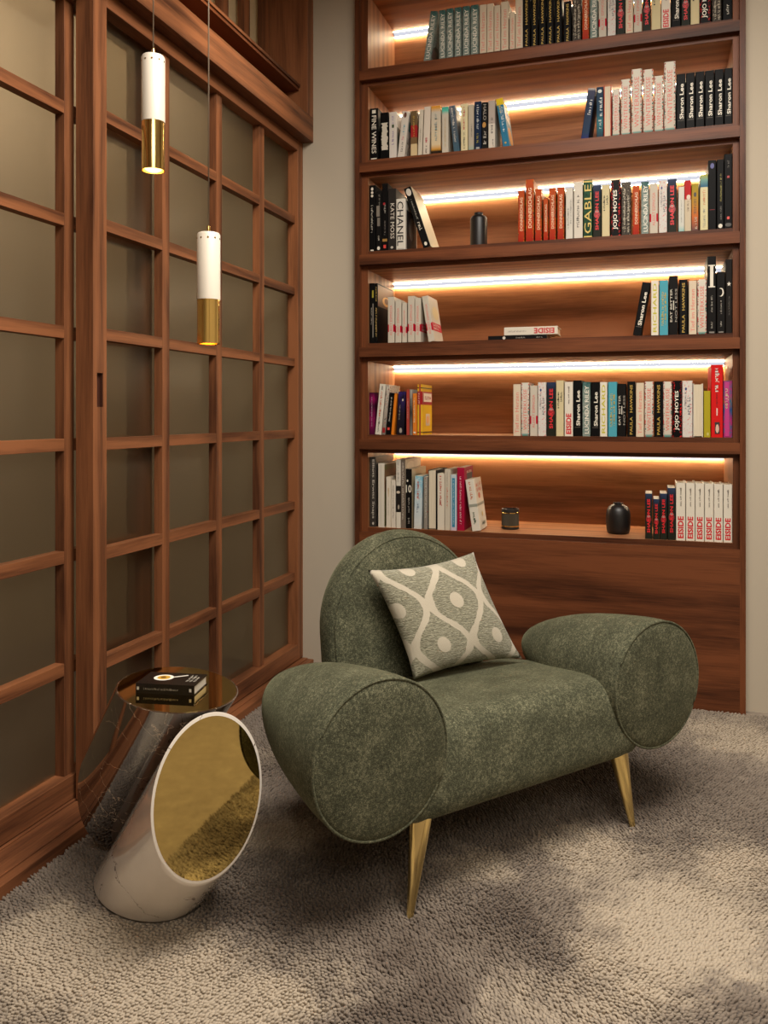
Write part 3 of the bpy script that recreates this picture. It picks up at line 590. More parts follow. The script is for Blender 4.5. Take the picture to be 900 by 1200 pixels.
 'GWH': one('pale grey book with faint red print', P(srgb(190, 180, 162)), [S_(93, .36, .7, srgb(186, 80, 60), 0, .24, False), S_(94, .72, .96, srgb(130, 122, 112), 0, .24, False)]),
 'MUL': one('blue and lilac striped book', cover_mat('mul', [(0, srgb(190, 170, 180)), (.2, srgb(180, 190, 200)), (1, srgb(176, 186, 190))]), [R_(.06, .94, srgb(36, 120, 150), 0, .46), S_(95, .1, .9, srgb(190, 200, 196), 0, .2, False)]),
 'CRI': one('crimson book with white print', P(srgb(150, 18, 50)), [S_(96, .1, .86, srgb(216, 190, 190), 0, .26, False)]),
 'PAR': one('leaning white book with orange print and a grey band', P(srgb(206, 198, 182)), [S_(97, .6, .95, srgb(196, 96, 50), 0, .3, False), S_(98, .12, .36, srgb(60, 84, 60), 0, .3, False), R_(.47, .52, srgb(140, 140, 126), 0, 1.0)]),
 'MOO': one('black book with a white crescent moon', P(NBLK), [('m', '', .60, .74, 0, .7, LT, True), S_(99, .32, .54, srgb(170, 164, 152), 0, .2), S_(100, .1, .2, srgb(170, 164, 152), 0, .2), R_(.015, .035, srgb(120, 114, 106), 0, .6)]),
 'BIG': one('tallest black book with a large white serif letter', P(NBLK), [('i', '', .60, .89, 0, .8, LT, True), S_(101, .28, .5, srgb(170, 164, 152), 0, .2), S_(102, .06, .16, srgb(170, 164, 152), 0, .2), R_(.01, .03, srgb(120, 114, 106), 0, .6)]),
 'STA': one('slim black book with a white star', P(srgb(26, 22, 20)), [('x', '', .63, .70, 0, .7, LT, True), S_(103, .25, .5, srgb(110, 104, 96), 0, .2)]),
})

def shape_geo(kind):
    if kind == 'd':
        n = 18; return np.array([(.5 + .5 * math.cos(2 * PI * i / n), .5 + .5 * math.sin(2 * PI * i / n)) for i in range(n)]), [tuple(range(n))], 1
    if kind == 'b': return np.array([(0, 0), (1, 0), (1, 1), (0, 1)]), [(0, 1, 2, 3)], 1
    if kind == 'x':
        p = [(.5 + (.5 if i % 2 == 0 else .22) * math.sin(PI * i / 5), .5 + (.5 if i % 2 == 0 else .22) * math.cos(PI * i / 5)) for i in range(10)]
        return np.array([(b, 1 - a) for a, b in p] + [(.5, .5)]), [(i, (i + 1) % 10, 10) for i in range(10)], 1
    if kind == 'm':   # crescent opening towards the left
        o = [(.5 + .5 * math.cos(a), .5 + .5 * math.sin(a)) for a in np.linspace(-2.3, 2.3, 22)]
        c = [(.34 + .42 * math.cos(a), .5 + .42 * math.sin(a)) for a in np.linspace(-2.0, 2.0, 22)]
        v = [(y, 1 - x) for x, y in o + c]; return np.array(v), [(i, i + 1, 22 + i + 1, 22 + i) for i in range(21)], 1
    if kind == 'i':   # serif capital
        v, f = [], []
        for a, b, c, d in ((0, .05, .0, 1), (.95, 1, 0, 1), (.05, .95, .26, .74)):
            k = len(v); v += [(a, c), (b, c), (b, d), (a, d)]; f.append((k, k + 1, k + 2, k + 3))
        return np.array(v), f, 1
    if kind == 'o':   # ornament with an uneven outline
        r = random.Random(4); n = 30; p = []
        for i in range(n): p.append((i / (n - 1), .0 + r.uniform(0, .22)))
        for i in range(n): p.append((1 - i / (n - 1), 1 - r.uniform(0, .22)))
        return np.array(p), [(i, i + 1, 2 * n - 2 - i, 2 * n - 1 - i) for i in range(n - 1)], 1
def book_mesh(root, w, h, D, mat, hard, flip=False):
    tb = .003 if hard else .0012; ins = .004 if hard else .0006; c = min(.002, w * .15)
    sec = [(-w / 2, D), (-w / 2, c), (-w / 2 + c, 0), (w / 2 - c, 0), (w / 2, c), (w / 2, D), (w / 2 - tb, D), (w / 2 - tb, tb + .001), (-w / 2 + tb, tb + .001), (-w / 2 + tb, D)]
    if flip: sec = [(x, D - y) for x, y in sec]
    m = MB(); n = len(sec)
    vs = [(x, y, 0) for x, y in sec] + [(x, y, h) for x, y in sec]
    fs = [(i, (i + 1) % n, n + (i + 1) % n, n + i) for i in range(n)]
    for o in (0, n): fs += [(o + 0, o + 1, o + 8, o + 9), (o + 1, o + 2, o + 3, o + 4), (o + 1, o + 4, o + 7, o + 8), (o + 4, o + 5, o + 6, o + 7)]
    m.add(vs, fs).build('cover', mat, root)
    y0, y1 = tb + .0012, D - ins
    if flip: y0, y1 = D - y1, D - y0
    B(-w / 2 + tb + .0001, w / 2 - tb - .0001, y0, y1, ins if hard else .0004, h - ins).build('pages', PAGES, root)
ALL = []
ORD = ['first', 'second', 'third', 'fourth', 'fifth', 'sixth', 'seventh']
SHELF = ['top shelf', 'second shelf', 'third shelf', 'fourth shelf', 'fifth shelf', 'bottom shelf']
def add_book(si, u0, u1, vt, sty, lean=0, D=None, yoff=0.0, cov=None):
    look, mat, prints, hard = ST[sty]
    Y = DI + .012 + yoff
    x0, x1 = max(x_on_y(u0, Y), -1.2296), min(x_on_y(u1, Y), .3142); zf = ZF[si]
    w_ = x1 - x0 - .0004; um = (u0 + u1) / 2
    h = min(z_on_y(um + lean, vt, Y) - zf, .338)
    a, b = ray(um); mpp = Y / b / FPX
    ang = math.atan2(lean * mpp * .985, h) if lean else 0
    if lean: h = min(h / math.cos(ang) - w_ * abs(math.sin(ang)) * .5, .335)
    D = D or (.150 if h < .2 else .165 if h < .26 else .205)
    D *= random.uniform(.97, 1.03)
    piv = x1 if lean > 0 else x0
    xc = (x0 + x1) / 2
    root = thing('book', '', 'book', (xc if not lean else piv, Y, zf + .0002))
    off = 0 if not lean else (xc - piv)
    root.rotation_euler = (0, ang, 0)
    if off:   # pivot on the lower corner the book stands on
        root.location = (piv + off * math.cos(ang), Y, zf + .0002 - off * math.sin(ang))
    flip = hard == 2
    book_mesh(root, w_, h, D, mat, 1 if hard else 0, flip)
    if not flip:
        for k, p in enumerate(prints):
            kind, s, z0, z1, xc_, xh, col, up = p[:8]
            yy = -.0006 - .0003 * k
            if kind == 't': spine_text(root, text_geo(s, p[8]), w_, h, z0, z1, xc_, xh, ink(col), up, yy)
            elif kind == 'n': spine_text(root, text_geo(s, .02), 1, h, z0, z1, 0, 0, ink(col)) if False else flat_text(root, s, w_, h, z0, z1, ink(col), yy)
            elif kind == 's': spine_text(root, scrib_geo(s, max(4, int((z1 - z0) * h / (xh * w_ + .001) * 1.5))), w_, h, z0, z1, xc_, xh, ink(col), up, yy)
            else: spine_text(root, shape_geo(kind), w_, h, z0, z1, xc_, xh, ink(col), up, yy, 'spine_mark')
    if cov:   # printed front cover seen beside the spine: list of rectangles / lines on the +x face
        for k, (kind, y0, y1, z0, z1, col) in enumerate(cov):
            geo = scrib_geo(int(z0 * 997), 9) if kind == 's' else shape_geo(kind); v, f, _ = geo
            Pn = [(w_ / 2 + .0004 + .0002 * k, (y0 + aa * (y1 - y0)) * D, (z0 + bb * (z1 - z0)) * h) for aa, bb in v]
            me = bpy.data.meshes.new('cover_print'); me.from_pydata(Pn, [], f); me.update(); me.materials.append(ink(col))
            o = bpy.data.objects.new('cover_print', me); C.objects.link(o); o.parent = root
    ALL.append(dict(o=root, look=look, si=si, x=xc)); return root
def flat_text(root, s, w, h, z0, z1, mat, y):
    v, f, _ = text_geo(s, .02)
    Pn = [((a - .5) * w * .9, y, (z0 + b * (z1 - z0)) * h) for a, b in v]
    me = bpy.data.meshes.new('lettering'); me.from_pydata(Pn, [], f); me.update(); me.materials.append(mat)
    o = bpy.data.objects.new('lettering', me); C.objects.link(o); o.parent = root; return o

ROWS = [
 (0, [(496, 504, 13, 'LUC', 9), (514.5, 522, 11.8, 'LUC'), (523, 531, 10, 'LUC'), (532.5, 540.5, 8.7, 'LUC'), (542, 550.3, 7.2, 'LUC'), (551.5, 560.5, 5.8, 'LUC'),
      (562, 570, 5.5, 'TIEF'), (570.5, 578.4, 4.3, 'TIEF'), (579, 586.2, 6.4, 'TIEF'), (587, 595.7, 2, 'TIEF'), (597, 603.4, 14.4, 'TIEF'), (604, 612.5, -1, 'TIEF'),
      (613, 621, -6, 'PAU'), (622.3, 630.3, -4, 'PAU'), (631.7, 639.7, -7, 'PAU'), (640.8, 648.8, -8, 'PAU'), (650, 658.5, -8, 'PAU'), (660.6, 669.3, 1.7, 'PAU'),
      (670.7, 680.7, -9, 'TWO'), (682.3, 690.2, -10, 'DON'), (691.4, 700.3, -14, 'LUC'), (701.5, 710.7, -12, 'ALB'), (711.9, 721.5, -17, 'FLO'), (722.3, 732.3, -17, 'SHR'),
      (733, 741.9, -15, 'TIEF'), (742.8, 752.2, -17, 'ALB'), (753, 762.7, -22, 'SHR'), (763.4, 774.3, -24, 'CRE'), (775, 785.7, -21, 'EIS'), (786.8, 797.7, -24, 'SHL'),
      (798.4, 808.6, -27, 'SHR'), (809.3, 819.6, -28, 'CRE'), (820.2, 832.7, -33, 'JOJ'), (834.5, 845.3, -30, 'TWO'), (847, 858.8, -42, 'BL1')]),
 (1, [(433.5, 443, 127, 'FINE', 0, .21), (445.5, 455, 132, 'ORN', 0, .19), (456, 464.4, 131.4, 'PUR'), (465.5, 473.6, 130.5, 'POR', 6.4), (481, 488.5, 130, 'BRO'), (489.3, 494.2, 128.5, 'THW', 2),
      (495.2, 502.8, 125, 'RPR', 2), (505, 516.2, 124, 'DUN'), (517.8, 525.3, 125.5, 'TLW'), (531.7, 538.6, 124, 'SLB', -6), (540, 548, 121.7, 'CRR'), (548.7, 555.2, 122.8, 'GRP'),
      (556, 564, 119, 'NVY'), (564.5, 571.7, 120, 'HAL'), (572.2, 580, 118, 'GRB'), (589.3, 597.2, 115.5, 'BLY', -8.6),
      (680.6, 689.6, 103.5, 'NVL', 8.6), (699, 707, 102, 'TNV'), (707.6, 716.4, 100, 'PGR'), (717.6, 726.2, 104.4, 'WIN'), (727.8, 738.5, 93, 'WIN'), (740, 752.3, 80.8, 'WIN'),
      (753.6, 765.6, 81.3, 'WIN'), (766.7, 777.4, 88.9, 'WIN'), (778.3, 791.6, 72.2, 'WIN'),
      (792.8, 803.2, 86.7, 'SHL'), (804, 814.3, 85.4, 'SHL'), (815, 825.5, 83.9, 'SHL'), (826.3, 836.8, 82.7, 'SHL'), (837.5, 848, 81.4, 'SHL'), (848.8, 858.9, 80, 'SHL')]),
 (2, [(432.5, 439.8, 217.4, 'BK1', 0, .2), (440.5, 447, 224.4, 'BK2', 0, .2), (447.4, 454.5, 215.2, 'BK3', 0, .25), (454.8, 463.9, 221, 'KAT', 0, .2), (464.2, 475, 233, 'CHA', 0, .2), (496.3, 504.8, 220, 'LEA', -25, .2),
      (607, 614.4, 223.3, 'DON'), (616, 625.5, 210.2, 'DON', 0, .19), (627, 634.6, 221.3, 'DON', 0, .19), (636.7, 642.3, 232.8, 'DON'), (643.5, 651.2, 220.2, 'DON'), (653, 661, 219.4, 'DON'),
      (663, 671.4, 220, 'HAP'), (672.4, 682.8, 213.3, 'NED'), (683.6, 694.2, 210.8, 'GAB'), (694.8, 704.4, 217.2, 'SHR'), (705.3, 714.4, 216.7, 'CRE'), (716, 727.2, 210.8, 'JOJ'),
      (728.3, 739, 213.7, 'TWO'), (741.3, 749.4, 217.4, 'DON'), (751.3, 760.6, 212.8, 'LUC'), (761.3, 771, 215, 'ALB'), (772, 781.7, 211.4, 'FLO'), (782.3, 793, 210, 'SHR'),
      (795, 802, 219, 'WTL'), (802.2, 810, 211.5, 'RDC'), (810.5, 818.5, 215.2, 'SEN'), (820.5, 829.7, 204.5, 'BLH'), (830, 839.3, 188, 'BKV'), (840, 848.3, 187, 'BKY'), (848.7, 858.7, 180.5, 'BKR')]),
 (3, [(432.5, 438.8, 332, 'ARC', 0, .22), (439, 442.5, 332, 'CNC', 0, .24), (454.4, 462.2, 348, 'ALB'), (463, 470, 352, 'ALB'), (471, 476.5, 355, 'ALB'), (477.8, 485.6, 347, 'ALB'), (486, 493, 349, 'ALB'), (501.9, 509.4, 347, 'ALB', -8.4),
      (741.5, 751.4, 331, 'SHL', 11), (763, 771.8, 329, 'RIC'), (772.8, 783, 328.7, 'TUR'), (784, 794.5, 323.2, 'EAT'), (796, 805.8, 327.6, 'PAU'), (807.2, 816.4, 329, 'TIEF'), (817.3, 828, 327.3, 'WIN'),
      (828.9, 839.2, 300.5, 'BIG', 0, .22), (840, 849.8, 318.6, 'MOO', 0, .22), (850.4, 858.9, 303.7, 'STA', 0, .22)]),
 (4, [(432.2, 438.6, 460, 'MAG'), (439.3, 446.4, 450, 'WRD', 6), (447.2, 451.2, 451, 'GRS', 6), (452, 457.3, 460.5, 'BKB', 5), (458, 461.2, 461, 'ORT', 4.4), (464.4, 472.6, 459, 'VIO', 2.6), (476, 479.6, 456.5, 'RBR'), (480, 483, 456.5, 'GTH'),
      (483.4, 488.4, 461, 'ORG'), (489, 494.7, 450.5, 'YEL', 0, .17),
      (601.4, 610.2, 450.3, 'TIEF'), (610.8, 620, 448.4, 'WIN'), (621, 629.7, 452, 'ALB'), (630.3, 640, 448, 'FLO'), (640.7, 651, 448, 'SHR'), (651.6, 660.5, 445.8, 'CRE'), (661.5, 671.4, 447.6, 'EIS'), (672, 681.6, 445.8, 'SHL'),
      (682.5, 691.8, 447.6, 'LUC'), (692.6, 702.4, 448, 'SHL'), (703, 711.6, 447.8, 'RIC'), (712.6, 723, 447.6, 'TUR'), (723.6, 733.5, 449.8, 'EAT'), (735, 744.4, 447.2, 'PAU'), (745.3, 754.6, 448.7, 'TIEF'),
      (755.5, 765.7, 447.2, 'WIN'), (766.8, 776.7, 447.2, 'PAU'), (777.2, 787.4, 447.2, 'WIN'), (788.5, 799, 446.2, 'JOJ'), (799.6, 811.6, 446.2, 'FLO'), (812.4, 823.9, 449.5, 'FOR'), (824.7, 832.6, 458, 'OLV'),
      (833.3, 847.2, 427.5, 'RED'), (847.8, 858.9, 446.2, 'PNK')]),
 (5, [(433, 440.2, 536, 'ELL', 0, .27), (443, 450.5, 543, 'WPL', 0, .25), (452.4, 457.7, 559, 'WGD'), (458, 463.4, 562.8, 'WSH'), (464, 469.4, 538.2, 'WBB', 0, .26), (469.7, 475, 538.7, 'GRT', 0, .26), (475.4, 482.6, 549.5, 'TEN', 0, .24),
      (484.7, 493.6, 558, 'SKY', 1.6), (496.3, 501.2, 558.8, 'GYB'), (501.6, 511.6, 551, 'BKP'), (512.4, 520.6, 555, 'WRL'), (521, 527.5, 550, 'GWH'), (527.9, 535, 556.4, 'MUL'), (535.6, 544, 548, 'CRI', 0, .19), (553.2, 563.4, 562, 'PAR', -8.6, .15),
      (756, 764.3, 578.5, 'SHR'), (765.5, 772.8, 585, 'SHR'), (773.4, 781.8, 578.5, 'SHR'), (782.5, 791.5, 572, 'SHR'),
      (792.2, 803.2, 566, 'EIS'), (803.8, 814.3, 566.3, 'EIS'), (814.8, 825.3, 566.6, 'EIS'), (825.8, 836.1, 567, 'EIS'), (836.6, 847.2, 567.5, 'EIS'), (847.8, 858.7, 568, 'EIS')]),
]
COV = {
 'YEL': [('b', 0, 1, .60, .86, srgb(150, 26, 32)), ('b', .15, .95, .66, .83, srgb(222, 212, 196)), ('s', .2, .9, .70, .80, srgb(150, 26, 32)), ('b', .35, .75, .18, .42, srgb(190, 176, 160)), ('d', .42, .68, .22, .38, srgb(206, 150, 90)), ('b', 0, 1, .04, .06, srgb(60, 40, 20)), ('b', 0, 1, .92, .94, srgb(60, 40, 20))],
 'CNC': [('b', .02, .98, .62, .98, srgb(92, 58, 32)), ('d', .3, .8, .66, .82, srgb(196, 144, 70)), ('d', .42, .68, .7, .8, srgb(92, 58, 32))],
 'PAR': [('s', .15, .9, .84, .92, srgb(186, 84, 50)), ('s', .15, .9, .74, .82, srgb(186, 84, 50)), ('d', .3, .6, .6, .72, srgb(176, 90, 60)), ('b', 0, 1, .47, .52, srgb(140, 140, 126)), ('s', .3, .9, .08, .16, srgb(90, 96, 70)), ('d', .45, .6, .24, .34, srgb(196, 166, 90))],
 'CRI': [('b', .3, .9, .74, .9, srgb(40, 44, 50)), ('s', .2, .8, .9, .95, LT)],
 'WPL': [('b', 0, 1, .02, .98, srgb(96, 92, 44)), ('b', 0, 1, .55, .9, srgb(110, 80, 48))],
 'PUR': [('b', .1, 1, .1, .7, srgb(30, 40, 26)), ('d', .3, .6, .3, .45, srgb(150, 40, 50)), ('d', .5, .9, .5, .62, srgb(70, 96, 60))],
 'CHA': [('b', .1, .95, .04, .8, srgb(40, 36, 33)), ('d', .3, .7, .25, .7, srgb(120, 112, 102))],
 'LEA': [('b', .02, 1, 0, 1, srgb(206, 196, 168))],
 'BLY': [('b', 0, 1, 0, .86, srgb(60, 110, 136)), ('d', .2, .9, .1, .5, srgb(196, 140, 60)), ('s', .1, .9, .6, .8, LT)],
 'ALB1': [('b', .0, .95, .26, .42, srgb(178, 16, 44)), ('s', .1, .85, .34, .40, LT), ('s', .1, .7, .27, .33, LT), ('d', .2, .9, .5, .8, srgb(196, 176, 130))],
 'WBB': [('d', .1, .9, .3, .8, srgb(150, 140, 124))], 'GRT': [('b', 0, 1, 0, 1, srgb(176, 164, 140)), ('d', .1, .6, .84, .97, srgb(206, 196, 176)), ('d', .5, .95, .86, .98, srgb(196, 186, 166))],
 'TEN': [('b', 0, 1, 0, 1, srgb(176, 160, 130))], 'POR': [('s', .1, .95, .1, .3, srgb(120, 110, 100)), ('s', .1, .95, .32, .5, srgb(120, 110, 100)), ('b', .1, .6, .6, .8, srgb(60, 110, 110))],
 'LUC1': [('d', .1, .9, .05, .4, srgb(40, 50, 36)), ('b', .1, .5, .1, .3, srgb(96, 70, 60))],
}
for si, row in ROWS:
    for i, r in enumerate(row):
        u0, u1, vt, sty = r[:4]; lean = r[4] if len(r) > 4 else 0; D = r[5] if len(r) > 5 else None
        cov = COV.get(sty)
        if sty == 'ALB' and si == 3 and (lean or i == 6): cov = COV['ALB1']
        if sty == 'LUC' and lean: cov = COV['LUC1']
        add_book(si, u0, u1, vt, sty, lean, D, random.uniform(0, .004), cov)

# two books lying flat on the fourth shelf
def flat_book(u0, u1, z0, th, sty, zlook, depth, group=None, rot=0.0, yoff=0):
    look, mat, prints, hard = ST[sty]; Y = DI + .035 + yoff
    x0, x1 = x_on_y(u0, Y), x_on_y(u1, Y); L = x1 - x0
    root = thing('book', '', 'book', (x0, Y, z0)); root.rotation_euler = (0, PI / 2, 0)
    # local: z runs along +X world, x runs downward -> spine stays on the camera side
    root.location = (x0, Y, z0 + th / 2)
    book_mesh(root, th, L, depth, mat, hard)
    for k, p in enumerate(prints):
        kind, s, a, b, xc_, xh, col, up = p[:8]; yy = -.0006 - .0003 * k
        if kind == 't': spine_text(root, text_geo(s, p[8]), th, L, a, b, xc_, xh, ink(col), up, yy)
        elif kind == 's': spine_text(root, scrib_geo(s, max(4, int((b - a) * L / (xh * th) * 1.5))), th, L, a, b, xc_, xh, ink(col), up, yy)
        else: spine_text(root, shape_geo(kind), th, L, a, b, xc_, xh, ink(col), up, yy, 'spine_mark')
    ALL.append(dict(o=root, look=zlook, si=3, x=(x0 + x1) / 2)); return root
ST['FLB'] = one('x', P(NBLK), [('s', 110, .48, .64, 0, .34, srgb(150, 144, 134), True), ('s', 111, .82, .93, 0, .3, srgb(150, 144, 134), True), ('d', '', .25, .30, 0, .7, srgb(196, 190, 178), True)], 0)
ST['FLW'] = one('x', P(srgb(208, 200, 184)), [('t', 'EISIDE', .56, .94, 0, .66, srgb(186, 24, 36), False, .03), ('s', 112, .08, .42, 0, .2, srgb(150, 142, 132), True)], 1)
zb = ZF[3]
flat_book(572, 641, zb + .0002, .0195, 'FLB', 'thin black book lying flat beneath a white one', .15)
flat_book(590.8, 653.5, zb + .0200, .036, 'FLW', 'white book with red lettering lying flat on a black one', .14, yoff=.004)

# labels: what it looks like, then where among its like if there are several
from collections import defaultdict
per = defaultdict(list); tot = defaultdict(int)
for b in ALL: per[(b['look'], b['si'])].append(b); tot[b['look']] += 1
NUM = ['one', 'two', 'three', 'four', 'five', 'six', 'seven']
for (look, si), L in per.items():
    L.sort(key=lambda b: b['x'])
    for i, b in enumerate(L):
        lab = look
        if len(L) > 1:
            lab = '%s, %s such from the screen on the %s' % (look, ORD[i], SHELF[si])
        else: lab = '%s on the %s' % (look, SHELF[si])
        words = lab.replace(',', '').split()
        if len(words) > 16: lab = lab.replace(' on the ' + SHELF[si], ', ' + SHELF[si]).replace(' from the screen', ' from screen')
        b['o']['label'] = lab
        b['o']['group'] = ('books lying flat on the ' if 'lying flat' in look else 'books standing on the ') + SHELF[si]

# ================================================================== ORNAMENTS ON THE SHELVES
def on_shelf(u, si, Y): return (x_on_y(u, Y), Y, ZF[si] + .0003)
x, y, z = on_shelf(561, 2, 3.70); mp = 3.70 / ray(561)[1] / FPX
r0 = 10 * mp; hb = 43.5 * mp
v1 = thing('vase', 'tall black bottle vase standing alone on the third shelf', 'vase', (x, y, z))
MB().lathe([(r0 * .92, 0), (r0 * .99, .003), (r0, .01), (r0, hb * .82), (r0 * .97, hb * .86), (r0 * .8, hb * .91), (r0 * .55, hb * .935)], 40, cap1=False).build('body', BLACKC, v1, smooth=True, sharp=50)
MB().lathe([(r0 * .55, hb * .934), (r0 * .5, hb * .945), (r0 * .52, hb), (r0 * .42, hb), (r0 * .38, hb * .95)], 40).build('neck', BLACKC, v1, smooth=True, sharp=50)
x, y, z = on_shelf(724.5, 5, 3.72); mp = 3.72 / ray(724.5)[1] / FPX
r0 = 14 * mp; hb = 36 * mp
v2 = thing('vase', 'squat matt black jar vase on the bottom shelf beside dark green books', 'vase', (x, y, z))
MB().lathe([(r0 * .75, 0), (r0 * .88, .003), (r0 * .95, hb * .12), (r0, hb * .35), (r0 * .99, hb * .6), (r0 * .93, hb * .75), (r0 * .78, hb * .87), (r0 * .5, hb * .93), (r0 * .42, hb * .945)], 40, cap1=False).build('body', BLACKC, v2, smooth=True)
MB().lathe([(r0 * .42, hb * .945), (r0 * .38, hb * .96), (r0 * .42, hb), (r0 * .34, hb), (r0 * .3, hb * .95)], 40).build('neck', BLACKC, v2, smooth=True, sharp=50)
x, y, z = on_shelf(598, 5, 3.72); mp = 3.72 / ray(598)[1] / FPX
r0 = 10.2 * mp; hb = 23.5 * mp
cd = thing('candle_holder', 'small dark ribbed candle holder with gold rims on the bottom shelf', 'candle holder', (x, y, z))
MB().lathe([(r0 * .9, 0), (r0, .002), (r0, hb * .1)], 40).build('base', BLACK, cd, smooth=True, sharp=40)
def ribbed(r, z0, z1):
    n = 120; return [[((r - (.0012 if i % 2 else 0)) * math.cos(2 * PI * i / n), (r - (.0012 if i % 2 else 0)) * math.sin(2 * PI * i / n), zz) for i in range(n)] for zz in (z0, z1)]
MB().rings(ribbed(r0 * .985, hb * .1, hb * .82)).build('ribbed_body', plain(srgb(62, 56, 44), .5, name='bronze_grey'), cd)
for a, b_ in ((.12, .18), (.78, .84)):
    MB().lathe([(r0 * .99, hb * a), (r0 * 1.02, hb * (a + .01)), (r0 * 1.02, hb * (b_ - .01)), (r0 * .99, hb * b_)], 40).build('gold_ring', GOLD, cd, smooth=True, sharp=40)
MB().lathe([(r0, hb * .84), (r0, hb), (r0 * .9, hb), (r0 * .9, hb * .86)], 40).build('rim', BLACK, cd, smooth=True, sharp=40)

# ================================================================== ARMCHAIR
O = Vector((-.276, 2.155, 0)); A = math.radians(51)
av = Vector((math.cos(A), math.sin(A), 0)); bv = Vector((-math.sin(A), math.cos(A), 0))
def cp(s, b, z): return O + av * s + bv * b + Vector((0, 0, z))
# chair local frame: x = across (s), y = depth (b), z up; the Empty carries position and rotation
chair = thing('armchair', 'olive green upholstered armchair with fat rolled arms and brass legs', 'armchair', tuple(O), A)
ZA, RA = .39, .184
def arm(sx):
    prof = [(0.0, -.013), (.05, -.0125), (.10, -.0105), (.145, -.006), (.170, -.0015), (.180, .003), (.184, .010), (.1845, .03), (.182, .08), (.173, .15), (.158, .25), (.134, .35), (.098, .45), (.062, .52), (.026, .556), (0.0, .562)]
    n = 64; rings = []
    for r, L in prof[1:-1]:
        rings.append([(sx + r * math.cos(2 * PI * i / n), L, ZA + r * math.sin(2 * PI * i / n)) for i in range(n)])
    m = MB().rings(rings, False, False)
    o0 = len(m.v); m.v += [(sx, prof[0][1], ZA), (sx, prof[-1][1], ZA)]
    for i in range(n):
        m.f.append(((i + 1) % n, i, o0)); k = (len(rings) - 1) * n; m.f.append((k + i, k + (i + 1) % n, o0 + 1))
    o = m.build('armrest', GREEN, chair, smooth=True)
    sub = o.modifiers.new('smooth', 'SUBSURF'); sub.levels = 1; sub.render_levels = 1
    pts = [(sx + .1815 * math.cos(2 * PI * i / 72), .0035, ZA + .1815 * math.sin(2 * PI * i / 72)) for i in range(72)]
    MB().tube(pts, .0036, 8, True).build('piping', GREEN, o, smooth=True)
arm(-.478); arm(.478)
# seat: section in (depth, height) swept across, ends rounded
sec = [(.60, .205), (.60, .33), (.58, .342), (.45, .367), (.30, .391), (.20, .407), (.13, .417), (.085, .417), (.052, .407), (.030, .385), (.016, .347), (.006, .30), (.0, .255), (.004, .222), (.016, .206), (.04, .2), (.30, .2)]
m = MB(); rings = []
for s, k in ((-.405, .0), (-.402, .5), (-.385, .9), (-.34, 1.0), (-.2, 1.0), (-.1, 1.0), (0, 1.0), (.1, 1.0), (.2, 1.0), (.34, 1.0), (.385, .9), (.402, .5), (.405, .0)):
    crown = .008 * (1 - (s / .4) ** 2)
    ring = []
    for b_, z_ in sec:
        ins = .02 * (1 - k)
        bb = .3 + (b_ - .3) * (1 - ins / .3); zz = .31 + (z_ - .31) * (1 - ins / .11) + (crown if z_ > .3 else 0)
        ring.append((s, bb, zz))
    rings.append(ring)
o = m.rings(rings).build('seat', GREEN, chair, smooth=True)
sub = o.modifiers.new('smooth', 'SUBSURF'); sub.levels = 2; sub.render_levels = 2
# back: thick arch, slightly reclined
def arch(ins, n=28):
    hw = .292 - ins; zc = .508; z0 = .25 + ins * .5
    p = [(-hw, z0), (-hw, .33), (-hw, .42)] + [(hw * -math.cos(PI * i / n), zc + hw * math.sin(PI * i / n)) for i in range(n + 1)] + [(hw, .42), (hw, .33), (hw, z0), (hw * .5, z0), (0, z0), (-hw * .5, z0)]
    return p
def rec(b_): return lambda z_: b_ + (z_ - .41) * .13
layers = [(.000, .14), (.001, .09), (.004, .045), (.010, .020), (.022, .006), (.042, 0), (.070, 0), (.092, .006), (.104, .02), (.110, .045), (.112, .10), (.113, .15)]
rings = []
for d, ins in layers:
    f = rec(.549 + d); rings.append([(s, f(z_), z_) for s, z_ in arch(ins)])
o = MB().rings(rings).build('backrest', GREEN, chair, smooth=True)
f = rec(.549 + .012); pts = [(s, f(z_) - .0005, z_) for s, z_ in arch(.0165)[:33]]
MB().tube(pts, .0032, 8).build('piping', GREEN, o, smooth=True)
for sx in (-1, 1):
    for (bt, bb, st, sb) in ((.040, .022, .342, .390), (.50, .53, .25, .29)):
        p0, p1 = Vector((sx * st, bt, .235)), Vector((sx * sb, bb, -.009))
        pts = [p0.lerp(p1, t_) for t_ in (0, .12, .5, .9, .97, 1)]
        MB().tube(pts, [.029, .0275, .019, .0098, .0088, .0078], 24).build('leg', BRASS, chair, smooth=True, sharp=60)

# ------------------------------------------------------------------ cushion
bl, br, tl, tr_ = Vector((-.6680, 2.3555, .3885)), Vector((-.3933, 2.6695, .3885)), Vector((-.8131, 2.3577, .705)), Vector((-.5543, 2.6774, .722))
cen = (bl + br + tl + tr_) / 4
nrm = (br - bl).cross(tl - bl).normalized()
n = 36; V = []; Fc = []; UV = []
m = MB()
def cush(side):
    g = []
    for j in range(n + 1):
        for i in range(n + 1):
            a, b_ = 2 * i / n - 1, 2 * j / n - 1
            pin = 1 - .10 * (1 - a * a) * abs(b_) ** 3; pin2 = 1 - .10 * (1 - b_ * b_) * abs(a) ** 3
            u_, v_ = (a * pin2 + 1) / 2, (b_ * pin + 1) / 2
            p = bl.lerp(br, u_).lerp(tl.lerp(tr_, u_), v_)
            th = .060 * ((1 - abs(a) ** 2.6) * (1 - abs(b_) ** 2.6)) ** .62
            th += .004 * math.sin(5 * a + 2 * b_) * (1 - a * a) * (1 - b_ * b_)
            g.append(p + nrm * (th * side))
    return g
front, back = cush(1), cush(-1)
vs = front + back; off = (n + 1) ** 2; fs = []
idx = lambda i, j: j * (n + 1) + i
